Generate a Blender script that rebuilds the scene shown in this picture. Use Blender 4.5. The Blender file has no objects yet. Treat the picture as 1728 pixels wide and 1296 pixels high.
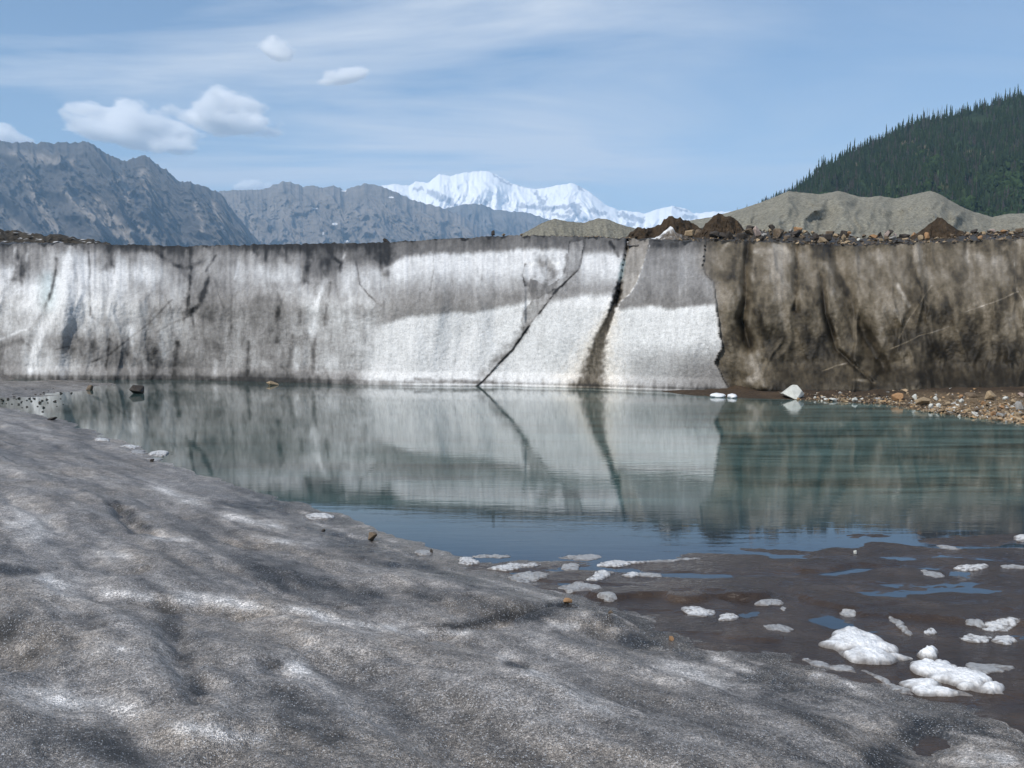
import bpy, bmesh, math, random
import numpy as np
from mathutils import Vector, Matrix

random.seed(7)
SC = bpy.context.scene
COL = SC.collection

# ------------------------------------------------------------------ camera maths
F, CX, CY = 1680.0, 864.0, 648.0          # focal length and centre of the 1728 x 1296 photograph
HZ = 545.0                                # row of the true horizon
HC = 2.5                                  # eye height above the pond
TH = math.atan((CY - HZ) / F)
CT, ST = math.cos(TH), math.sin(TH)

def ray(px, py):
    a = (np.asarray(px, float) - CX) / F
    b = (CY - np.asarray(py, float)) / F
    return a, CT + b * ST, -ST + b * CT

def plane_hit(px, py, z=0.0):
    a, y, w = ray(px, py)
    t = (z - HC) / w
    return a * t, y * t

def at_Y(px, py, Y):
    a, y, w = ray(px, py)
    t = Y / y
    return a * t, Y + 0 * t, HC + w * t

def project(x, y, z):
    dz = z - HC
    f = y * CT - dz * ST
    u = y * ST + dz * CT
    f = np.where(f < 0.05, 0.05, f)
    return CX + F * x / f, CY - F * u / f

# ------------------------------------------------------------------ numpy noise
def _perm(seed):
    r = np.random.RandomState(seed)
    p = r.permutation(512)
    ang = r.rand(512) * 2 * np.pi
    return np.concatenate([p, p]), np.cos(ang), np.sin(ang)
_pc = {}
def perlin(x, y, seed=0):
    if seed not in _pc: _pc[seed] = _perm(seed)
    p, gx, gy = _pc[seed]
    x = np.asarray(x, float); y = np.asarray(y, float)
    xi = np.floor(x).astype(np.int64); yi = np.floor(y).astype(np.int64)
    xf = x - xi; yf = y - yi
    u = xf * xf * xf * (xf * (xf * 6 - 15) + 10); v = yf * yf * yf * (yf * (yf * 6 - 15) + 10)
    def g(dx, dy):
        h = p[(p[(xi + dx) & 511] + yi + dy) & 511]
        return gx[h] * (xf - dx) + gy[h] * (yf - dy)
    a = g(0, 0) * (1 - u) + g(1, 0) * u
    b = g(0, 1) * (1 - u) + g(1, 1) * u
    return (a * (1 - v) + b * v) * 1.5
def fbm(x, y, octv=4, seed=0, gain=.5, lac=2.03):
    s = 0; a = 1; n = 0
    for i in range(octv):
        s = s + a * perlin(x, y, seed + i); n += a
        x = x * lac + 17.3; y = y * lac - 9.1; a *= gain
    return s / n
def ridged(x, y, octv=4, seed=0, gain=.5, lac=2.03):
    s = 0; a = 1; n = 0; w = 1
    for i in range(octv):
        r = 1 - np.abs(perlin(x, y, seed + i)) * 1.6
        r = np.clip(r, 0, 1) ** 2
        s = s + a * r * w; n += a
        w = np.clip(r * 1.6, 0, 1)
        x = x * lac + 17.3; y = y * lac - 9.1; a *= gain
    return s / n
def ss(a, b, x):
    t = np.clip((x - a) / (b - a), 0, 1)
    return t * t * (3 - 2 * t)
def lerp(a, b, t): return a + (b - a) * t
def interp(x, pts):
    p = np.asarray(pts, float)
    return np.interp(x, p[:, 0], p[:, 1])
def smooth_interp(x, pts):
    p = np.asarray(pts, float)
    xs = np.linspace(p[0, 0], p[-1, 0], 2000)
    ys = np.interp(xs, p[:, 0], p[:, 1])
    k = np.hanning(41); k /= k.sum()
    ysm = np.convolve(np.pad(ys, 20, mode='edge'), k, 'valid')
    return np.interp(x, xs, ysm)
def seg_dist(x, y, pts):
    d = np.full(np.shape(x), 1e9); side = np.zeros(np.shape(x))
    for (x0, y0), (x1, y1) in zip(pts[:-1], pts[1:]):
        dx, dy = x1 - x0, y1 - y0
        L = dx * dx + dy * dy + 1e-9
        t = np.clip(((x - x0) * dx + (y - y0) * dy) / L, 0, 1)
        e = np.hypot(x - x0 - t * dx, y - y0 - t * dy)
        m = e < d
        side = np.where(m, np.sign((x - x0) * dy - (y - y0) * dx), side)
        d = np.where(m, e, d)
    return d, side
def catmull(v, x):
    v = np.asarray(v, float); n = len(v)
    i = np.clip(np.floor(x).astype(int), 0, n - 2); t = np.clip(x - i, 0, 1)
    g = lambda k: v[np.clip(i + k, 0, n - 1)]
    a, b, c, d = g(-1), g(0), g(1), g(2)
    tt = t.reshape(t.shape + (1,) * (b.ndim - t.ndim))
    return .5 * (2 * b + (c - a) * tt + (2 * a - 5 * b + 4 * c - d) * tt ** 2 + (3 * b - a - 3 * c + d) * tt ** 3)
def s2l(v):
    v = np.clip(np.asarray(v, float) / 255, 0, 1)
    return np.where(v < .04045, v / 12.92, ((v + .055) / 1.055) ** 2.4)

# ------------------------------------------------------------------ object helpers
def tag(o, label=None, cat=None, group=None, kind=None):
    if label: o['label'] = label
    if cat: o['category'] = cat
    if group: o['group'] = group
    if kind: o['kind'] = kind
    return o

def grid_obj(name, X, Y, Z, mat, colors=None, smooth=True, keep=None, attrs=None):
    nu, nv = X.shape
    verts = np.stack([X, Y, Z], -1).reshape(-1, 3)
    idx = np.arange(nu * nv).reshape(nu, nv)
    q = np.stack([idx[:-1, :-1], idx[1:, :-1], idx[1:, 1:], idx[:-1, 1:]], -1).reshape(-1, 4)
    if keep is not None:
        k = keep.reshape(-1)
        q = q[k[q].any(1)]
        used = np.zeros(nu * nv, bool); used[q.ravel()] = True
        remap = np.cumsum(used) - 1
        q = remap[q]; verts = verts[used]
        if colors is not None: colors = colors.reshape(nu * nv, -1)[used]
        if attrs: attrs = {n: a.reshape(-1)[used] for n, a in attrs.items()}
    return raw_obj(name, verts, q, mat, colors, smooth, attrs)

def raw_obj(name, verts, faces, mat, colors=None, smooth=True, attrs=None):
    me = bpy.data.meshes.new(name)
    n = len(verts); k = faces.shape[1]
    me.vertices.add(n); me.vertices.foreach_set('co', np.asarray(verts, np.float32).ravel())
    m = len(faces)
    me.loops.add(m * k); me.loops.foreach_set('vertex_index', np.asarray(faces, np.int32).ravel())
    me.polygons.add(m)
    me.polygons.foreach_set('loop_start', np.arange(0, m * k, k, dtype=np.int32))
    me.update(calc_edges=True)
    me.polygons.foreach_set('use_smooth', np.full(m, smooth, bool))
    if colors is not None:
        c = np.ones((n, 4), np.float32); c[:, :3] = np.asarray(colors).reshape(n, -1)[:, :3]
        at = me.color_attributes.new('Col', 'FLOAT_COLOR', 'POINT')
        at.data.foreach_set('color', c.ravel())
    for nm, a in (attrs or {}).items():
        at = me.attributes.new(nm, 'FLOAT', 'POINT')
        at.data.foreach_set('value', np.asarray(a, np.float32).ravel())
    me.materials.append(mat)
    me.update()
    o = bpy.data.objects.new(name, me); COL.objects.link(o)
    return o

# ------------------------------------------------------------------ materials
class NT:
    def __init__(s, name):
        s.m = bpy.data.materials.new(name); s.m.use_nodes = True
        s.t = s.m.node_tree; s.t.nodes.clear()
        s.out = s.t.nodes.new('ShaderNodeOutputMaterial')
    def n(s, typ, **kw):
        nd = s.t.nodes.new(typ)
        for k, v in kw.items():
            if k.startswith('_'): setattr(nd, k[1:], v)
            else: s.set(nd.inputs[k.replace('__', ' ')] if not k.isdigit() else nd.inputs[int(k)], v)
        return nd
    def set(s, inp, v):
        if isinstance(v, bpy.types.NodeSocket): s.t.links.new(v, inp)
        elif isinstance(v, (tuple, list)) and len(v) == 3 and inp.type == 'RGBA': inp.default_value = (*v, 1)
        else: inp.default_value = v
    def pos(s, scale=(1, 1, 1)):
        g = s.n('ShaderNodeNewGeometry')
        m = s.n('ShaderNodeVectorMath', _operation='MULTIPLY')
        s.set(m.inputs[0], g.outputs['Position']); m.inputs[1].default_value = scale
        return m.outputs[0]
    def noise(s, vec, scale, detail=4, rough=.55, dist=0):
        return s.n('ShaderNodeTexNoise', Vector=vec, Scale=scale, Detail=detail, Roughness=rough, Distortion=dist).outputs['Fac']
    def ramp(s, fac, stops, interp='LINEAR'):
        r = s.n('ShaderNodeValToRGB', Fac=fac); cr = r.color_ramp; cr.interpolation = interp
        while len(cr.elements) < len(stops): cr.elements.new(.5)
        for e, (p, c) in zip(cr.elements, stops):
            e.position = p
            e.color = (c, c, c, 1) if not isinstance(c, (tuple, list)) else (*c, 1)
        return r.outputs['Color']
    def math(s, op, a, b=0.0, c=0.0):
        m = s.n('ShaderNodeMath', _operation=op); s.set(m.inputs[0], a); s.set(m.inputs[1], b)
        if len(m.inputs) > 2: s.set(m.inputs[2], c)
        return m.outputs[0]
    def mix(s, fac, a, b, blend='MIX'):
        m = s.n('ShaderNodeMix', _data_type='RGBA', _blend_type=blend)
        s.set(m.inputs[0], fac); s.set(m.inputs[6], a); s.set(m.inputs[7], b)
        return m.outputs[2]
    def attr(s, name): return s.n('ShaderNodeAttribute', _attribute_name=name)
    def bump(s, h, strength=.5, dist=.05, normal=None):
        b = s.n('ShaderNodeBump', Strength=strength, Distance=dist, Height=h)
        if normal is not None: s.set(b.inputs['Normal'], normal)
        return b.outputs[0]
    def principled(s, **kw):
        p = s.n('ShaderNodeBsdfPrincipled', **kw)
        s.t.links.new(p.outputs[0], s.out.inputs[0]); return p

def sc3(v): return (v, v, v)

def mat_wall():
    t = NT('dirty_glacier_ice')
    col = t.attr('Col').outputs['Color']
    p = t.pos()
    g1 = t.noise(p, 17, 4, .75)
    g2 = t.noise(t.pos((1, 1, .3)), 6, 5, .6)
    f = t.math('ADD', t.math('MULTIPLY', g1, .6), t.math('MULTIPLY', g2, .4))
    f = t.ramp(f, [(.34, .68), (.5, .98), (.68, 1.22)])
    sp = t.noise(p, 22, 2, .85)
    f2 = t.ramp(sp, [(.27, .58), (.42, 1.0), (.60, 1.0), (.74, 1.3)])
    c = t.mix(1.0, t.mix(1.0, col, f, 'MULTIPLY'), f2, 'MULTIPLY')
    h = t.math('ADD', t.math('MULTIPLY', g1, .6), t.math('MULTIPLY', sp, .4))
    t.principled(Base__Color=c, Roughness=.55, Specular__IOR__Level=.25, Normal=t.bump(h, .45, .07))
    return t.m

def mat_shelf():
    t = NT('granular_dirty_ice')
    col = t.attr('Col').outputs['Color']
    p = t.pos()
    g0 = t.noise(p, 7, 5, .7)
    g1 = t.noise(p, 34, 4, .75)
    g2 = t.noise(p, 120, 2, .8)
    f = t.math('ADD', t.math('ADD', t.math('MULTIPLY', g0, .8), t.math('MULTIPLY', g1, .8)), t.math('MULTIPLY', g2, .5))
    f = t.ramp(t.math('MULTIPLY', f, .48), [(.36, .35), (.5, .95), (.62, 1.8)])
    gr = t.ramp(t.noise(p, 60, 2, .95), [(.36, .5), (.5, .94), (.62, 1.65)])
    c = t.mix(1.0, t.mix(1.0, col, f, 'MULTIPLY'), gr, 'MULTIPLY')
    v = t.n('ShaderNodeTexVoronoi', Vector=p, Scale=170.0)
    spark = t.ramp(t.n('ShaderNodeSeparateColor', Color=v.outputs['Color']).outputs[0], [(.935, 0.0), (.965, 1.0)])
    c = t.mix(t.math('MULTIPLY', spark, .55), c, (.75, .77, .8))  # crystal glints painted as pale cells in the colour
    h = t.math('ADD', t.math('MULTIPLY', g1, .7), t.math('MULTIPLY', v.outputs['Distance'], .5))
    rough = t.attr('wet').outputs['Fac']
    r = t.n('ShaderNodeMapRange', Value=rough); r.inputs[3].default_value = .5; r.inputs[4].default_value = .22
    t.principled(Base__Color=c, Roughness=r.outputs[0], Specular__IOR__Level=.45, Normal=t.bump(h, .7, .02))
    return t.m

def mat_mud():
    t = NT('wet_brown_mud')
    p = t.pos()
    n1 = t.noise(p, 1.6, 6, .6); n2 = t.noise(t.pos((1, 2.2, 1)), 9, 5, .6)
    c = t.ramp(n1, [(.3, (.026, .016, .011)), (.55, (.048, .032, .022)), (.75, (.085, .059, .041))])
    c = t.mix(t.ramp(n2, [(.55, 0.0), (.75, .6)]), c, (.03, .023, .018))
    r = t.ramp(t.noise(t.pos((.8, 1.6, 1)), 1.4, 5, .6), [(.36, .06), (.62, .34)])
    sz = t.n('ShaderNodeSeparateXYZ', Vector=p)
    dry = t.n('ShaderNodeMapRange', Value=sz.outputs[2]); dry.inputs[1].default_value = .0; dry.inputs[2].default_value = .03; dry.inputs[3].default_value = .25; dry.inputs[4].default_value = 1.15
    r = t.math('MULTIPLY', r, dry.outputs[0])
    h = t.math('ADD', t.math('MULTIPLY', n2, .7), t.math('MULTIPLY', t.noise(p, 30, 4, .6), .3))
    t.principled(Base__Color=c, Roughness=r, Specular__IOR__Level=.38, Normal=t.bump(h, .9, .035))
    return t.m

def mat_water():
    t = NT('glacial_pond_water')
    p = t.pos()
    big = t.noise(t.pos((.10, .16, 1)), 1.0, 3, .5)
    g = t.n('ShaderNodeNewGeometry'); sx = t.n('ShaderNodeSeparateXYZ', Vector=g.outputs['Position'])
    right = t.n('ShaderNodeMapRange', Value=sx.outputs[0]); right.inputs[1].default_value = -4; right.inputs[2].default_value = 9
    amt = t.math('MULTIPLY', right.outputs[0], t.ramp(big, [(.40, .1), (.62, 1.0)]))
    r1 = t.noise(t.pos((.55, 2.4, 1)), 2.2, 4, .6, .4)
    r2 = t.noise(t.pos((.3, 1.4, 1)), .55, 3, .5, .3)
    h = t.math('ADD', t.math('MULTIPLY', t.math('MULTIPLY', r1, .0034), t.math('ADD', amt, .16)), t.math('MULTIPLY', r2, .0009))
    b = t.n('ShaderNodeBump', Strength=1.0, Distance=1.0, Height=h)
    milky = t.noise(t.pos((.2, 1.25, 1)), .9, 6, .65, .6)  # milky water, with ripple streaks put into its colour
    c = t.mix(t.ramp(milky, [(.36, 0.0), (.76, 1.0)]), (.030, .050, .046), t.mix(right.outputs[0], (.068, .112, .106), (.175, .285, .265)))
    shal = t.n('ShaderNodeMapRange', Value=t.math('ADD', sx.outputs[1], t.math('MULTIPLY', sx.outputs[0], -.12))); shal.inputs[1].default_value = 10.5; shal.inputs[2].default_value = 14.5
    c = t.mix(shal.outputs[0], (.022, .034, .050), c)  # near-shore base colour made bluer to deepen the sky reflection there
    t.principled(Base__Color=c, Roughness=.012, IOR=1.333, Specular__IOR__Level=.5, Normal=b.outputs[0])
    return t.m

def mat_attr(name, scale, contrast, rough=.9, bump=.4, bdist=.1, spec=.2):
    t = NT(name)
    col = t.attr('Col').outputs['Color']; p = t.pos()
    n = t.noise(p, scale, 6, .65)
    f = t.ramp(n, [(.3, 1 - contrast), (.5, 1.0), (.7, 1 + contrast)])
    t.principled(Base__Color=t.mix(1.0, col, f, 'MULTIPLY'), Roughness=rough, Specular__IOR__Level=spec, Normal=t.bump(n, bump, bdist))
    return t.m

def mat_plain(name, c0, c1, scale, rough=.85, bump=.4, bdist=.02, spec=.25):
    t = NT(name)
    p = t.n('ShaderNodeTexCoord').outputs['Object']
    n = t.noise(p, scale, 5, .65)
    t.principled(Base__Color=t.ramp(n, [(.32, c0), (.68, c1)]), Roughness=rough, Specular__IOR__Level=spec, Normal=t.bump(n, bump, bdist))
    return t.m

M_WALL, M_SHELF, M_MUD, M_WATER = mat_wall(), mat_shelf(), mat_mud(), mat_water()
M_ROCKFACE = mat_attr('mountain_rock', .02, .28, bump=.55, bdist=16)
M_SNOW = mat_attr('mountain_snow', .006, .06, rough=.7, bump=.2, bdist=12)
M_GRAVEL = mat_attr('moraine_gravel', 3.2, .55, bump=.8, bdist=.25)
M_DIRT = mat_attr('dark_moraine_dirt', 5, .45, bump=.9, bdist=.12)
M_HILL = mat_attr('hillside_undergrowth', .12, .5, bump=.6, bdist=2)
M_CROWN = mat_plain('spruce_needles', (.013, .025, .010), (.034, .056, .020), 1.2, bump=.6, bdist=.3)
M_BARK = mat_plain('grey_bark', (.05, .042, .035), (.12, .105, .09), 3)
M_ICE = mat_plain('white_granular_ice', (.62, .64, .66), (.88, .89, .9), 22, rough=.5, bump=.6, bdist=.02, spec=.35)
M_GICE = mat_plain('grey_granular_ice', (.22, .22, .22), (.60, .61, .62), 18, rough=.5, bump=.6, bdist=.02, spec=.35)
M_BUMP = mat_attr('granular_ice_bump', 40, .22, rough=.5, bump=.8, bdist=.02, spec=.35)
ROCKM = {
 'tan': mat_plain('tan_stone', (.21, .15, .09), (.38, .29, .185), 6),
 'orange': mat_plain('orange_stone', (.23, .125, .06), (.38, .235, .125), 6),
 'dark': mat_plain('dark_stone', (.025, .021, .018), (.075, .064, .055), 6),
 'brown': mat_plain('brown_stone', (.085, .062, .043), (.19, .145, .10), 6),
 'grey': mat_plain('grey_stone', (.17, .165, .155), (.34, .33, .31), 6),
 'pale': mat_plain('pale_stone', (.42, .42, .38), (.62, .62, .57), 6),
 'pink': mat_plain('pinkish_stone', (.28, .21, .18), (.46, .37, .32), 6),
}

# ------------------------------------------------------------------ ice cliff
GX = np.arange(0, 1741, 60)
GY = np.array([415, 435, 460, 490, 520, 550, 580, 610, 640])
LUM = np.array([
 [115,120,195,195,185,175,130,120,120],[150,125,150,205,200,190,165,190,150],[150,190,205,205,205,190,140,160,150],
 [120,140,200,190,195,175,140,115,130],[115,170,205,165,170,165,145,120,130],[110,120,150,165,160,165,150,125,125],
 [140,150,165,150,140,150,150,155,130],[120,150,180,160,145,150,155,165,120],[110,140,190,165,130,135,150,155,110],
 [105,120,130,180,195,185,170,190,150],[105,125,185,185,190,195,190,190,140],[110,120,190,175,160,180,195,205,150],
 [125,205,210,160,150,205,215,215,150],[130,215,210,175,140,215,218,215,160],[125,210,212,190,170,215,215,205,165],
 [120,205,180,140,190,205,190,190,190],[130,170,140,185,205,215,215,215,175],[140,190,200,180,210,210,190,120,110],
 [130,160,150,140,190,215,210,205,170],[120,150,130,130,200,215,190,180,130],[110,110,125,130,150,150,130,120,110],
 [100,95,95,95,95,90,85,110,100],[140,140,140,135,120,105,95,85,80],[90,95,100,95,90,85,80,75,80],
 [110,115,110,110,105,100,95,90,85],[120,125,125,125,115,110,85,90,75],[110,110,115,95,90,85,85,80,75],
 [105,125,120,115,85,85,75,75,65],[100,130,115,100,100,100,85,75,65],[100,110,105,90,115,105,85,80,65]], float)

YBASE = [(-700,633),(-200,635),(100,640),(300,640),(500,645),(700,650),(850,651),(1000,655),(1150,660),(1220,662),(1400,665),(1728,668),(2500,676)]
YTOP = [(-700,420),(-200,414),(0,412),(100,410),(180,412),(300,415),(480,412),(650,409),(750,403),(850,398),(900,397),(1000,400),(1050,402),(1160,407),(1215,406),(1330,409),(1400,414),(1500,412),(1600,408),(1728,402),(2500,392)]
FRAC = [(985,404),(983,425),(978,452),(965,465),(950,480),(935,494),(925,508),(912,525),(895,545),(880,568),(865,590),(845,610),(825,633),(805,652)]
CREV = [(1060,396),(1056,425),(1050,450),(1046,475),(1042,497),(1036,515),(1026,542),(1014,570),(1005,602),(998,640),(996,668)]
STEP = [(1192,398),(1190,420),(1186,448),(1190,464),(1203,476),(1207,492),(1210,530),(1214,560),(1218,585),(1211,598),(1208,612),(1216,630),(1228,652),(1232,668)]

def setback(v):
    return 0.55 * v + 3.6 * ss(.5, 1.12, v) ** 1.3 * 1.0

RISE = [(-700,16),(0,9),(150,4),(200,1),(780,1),(850,6),(1000,6),(1050,2),(1150,8),(1230,15),(1290,22),(1340,20),(1430,15),(1500,13),(1600,13),(1728,15),(2500,18)]
def rim_z(pl, bk, xl, yl, zl):
    yy = yl + bk; sc = yy / yl; X = xl * sc
    rise = ss(0, 3.8, bk) * interp(pl, RISE) * yl / F + np.minimum(bk, 3.8) / yl * (zl - HC) * lerp(.35, .9, ss(900, 1150, pl))
    k = ss(0, .6, bk)
    return zl + rise + (.05 * fbm(X * 1.1, yy * 1.1, 4, 71)) * k - .012 * max(0, bk - 5)
def build_cliff():
    nu, nv = 1560, 262
    px = np.linspace(-620, 2420, nu)[:, None] * np.ones((1, nv))
    v = np.linspace(0, 1, nv)[None, :] * np.ones((nu, 1))
    yb = smooth_interp(px, YBASE); yt = smooth_interp(px, YTOP)
    yt = yt + 2.6 * fbm(px / 30, 0 * px, 3, 5) + 2.8 * fbm(px / 8, 0 * px, 3, 6)
    py = lerp(yb, yt, v)
    _, Y0 = plane_hit(px, yb)
    wx = px + 7 * fbm(px / 40, py / 60, 3, 11); wy = py + 7 * fbm(px / 45, py / 40, 3, 12)
    # ---- tone of the ice: dirt pattern, plus shade painted along crevice and fracture
    gu = catmull(LUM, np.clip(px[:, 0] + 0 * px[:, 0], 0, 1740) / 60)          # nu x 9
    rows = np.interp(wy, GY, np.arange(9))
    ir = np.clip(np.floor(rows).astype(int), 0, 7); fr = rows - ir; fr = fr * fr * (3 - 2 * fr)
    I = np.arange(nu)[:, None]
    L = lerp(gu[I, ir], gu[I, ir + 1], fr)
    fd, fs = seg_dist(px + 1.5 * fbm(px / 9, py / 9, 2, 21), py, FRAC)
    cd, cs = seg_dist(px + 2.5 * fbm(px / 8, py / 10, 2, 22), py, CREV)
    sd, sg = seg_dist(px + 2.5 * fbm(px / 9, py / 14, 2, 23), py, STEP)
    def xat(pts): return np.interp(py, [p[1] for p in pts], [p[0] for p in pts])
    xs = xat(STEP) + 5 * fbm(0 * px, py / 24, 3, 23)
    leftF = px < xat(FRAC); leftC = px < xat(CREV); leftS = px < xs; sd = np.abs(px - xs)
    ragged = 5 * fbm(px / 16, py / 30, 4, 31) + 2.5 * fbm(px / 4, py / 8, 2, 33)
    yA = interp(px, [(600,470),(655,448),(680,433),(740,426),(800,425),(860,422),(900,418),(960,421),(1000,424)])
    bA = interp(px, [(600,560),(640,548),(690,534),(760,528),(800,527),(850,518),(890,508)])
    A = lerp(124, 213, ss(-5, 7, py - yA + ragged))
    A = lerp(A, 146, ss(446, 505, py + 1.6 * ragged))
    A = lerp(A, 216, ss(-5, 6, py - bA + ragged * .8))
    bB = interp(px, [(900,514),(925,511),(965,501),(1030,497)])
    B = lerp(128, 206, ss(-6, 10, py - 424 + ragged))
    B = lerp(B, 150, ss(448, 492, py + 1.5 * ragged))
    B = lerp(B, 214, ss(-7, 8, py - bB + ragged))
    bC = interp(px, [(1030,521),(1070,519),(1100,515),(1140,521),(1175,514),(1210,514)])
    Cc = lerp(112, 146, ss(-4, 24, py - 412 + ragged)) - 14 * ss(470, 505, py)
    Cc = lerp(Cc, 216, ss(-4, 6, py - bC + ragged * .8))
    g = ss(572, 612, py + ragged * 2.5 + (px - 1110) * .08) * ss(1030, 1085, px)
    Cc = lerp(Cc, lerp(178, 138, ss(1090, 1205, px) * ss(585, 645, py)), g)
    mid = np.where(leftF, A, np.where(leftC, B, Cc))
    Mk = ss(628, 672, px + 3 * ragged + .35 * (py - 520) * (py > 520)) * np.where(leftS, 1, 0) * (px < 1260)
    L = lerp(L, mid, Mk)
    brownM = ss(-1, 1, (px - xs - 3) / lerp(30, 10, ss(440, 490, py))) * (px > 1150)
    # ---- strokes: dark seams and recesses, light ridges
    def stroke(pts, w, amt, soft=1.0):
        nonlocal L
        x0 = min(p[0] for p in pts) - 5 * w; x1 = max(p[0] for p in pts) + 5 * w
        ii = np.where((px[:, 0] > x0) & (px[:, 0] < x1))[0]
        if not len(ii): return
        d, _ = seg_dist(wx[ii] * .35 + px[ii] * .65, wy[ii] * .35 + py[ii] * .65, pts if len(pts) > 1 else [pts[0], (pts[0][0] + .1, pts[0][1] + .1)])
        ww = w * (1 + .8 * brk2[ii])
        k = np.exp(-(d / np.maximum(ww, .5)) ** 2)
        L[ii] = L[ii] + amt * k * np.clip(.85 + 1.5 * brk[ii], .1, 1.5)
    brk = fbm(px / 14, py / 18, 4, 34); brk2 = fbm(px / 8, py / 10, 3, 35)
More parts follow.
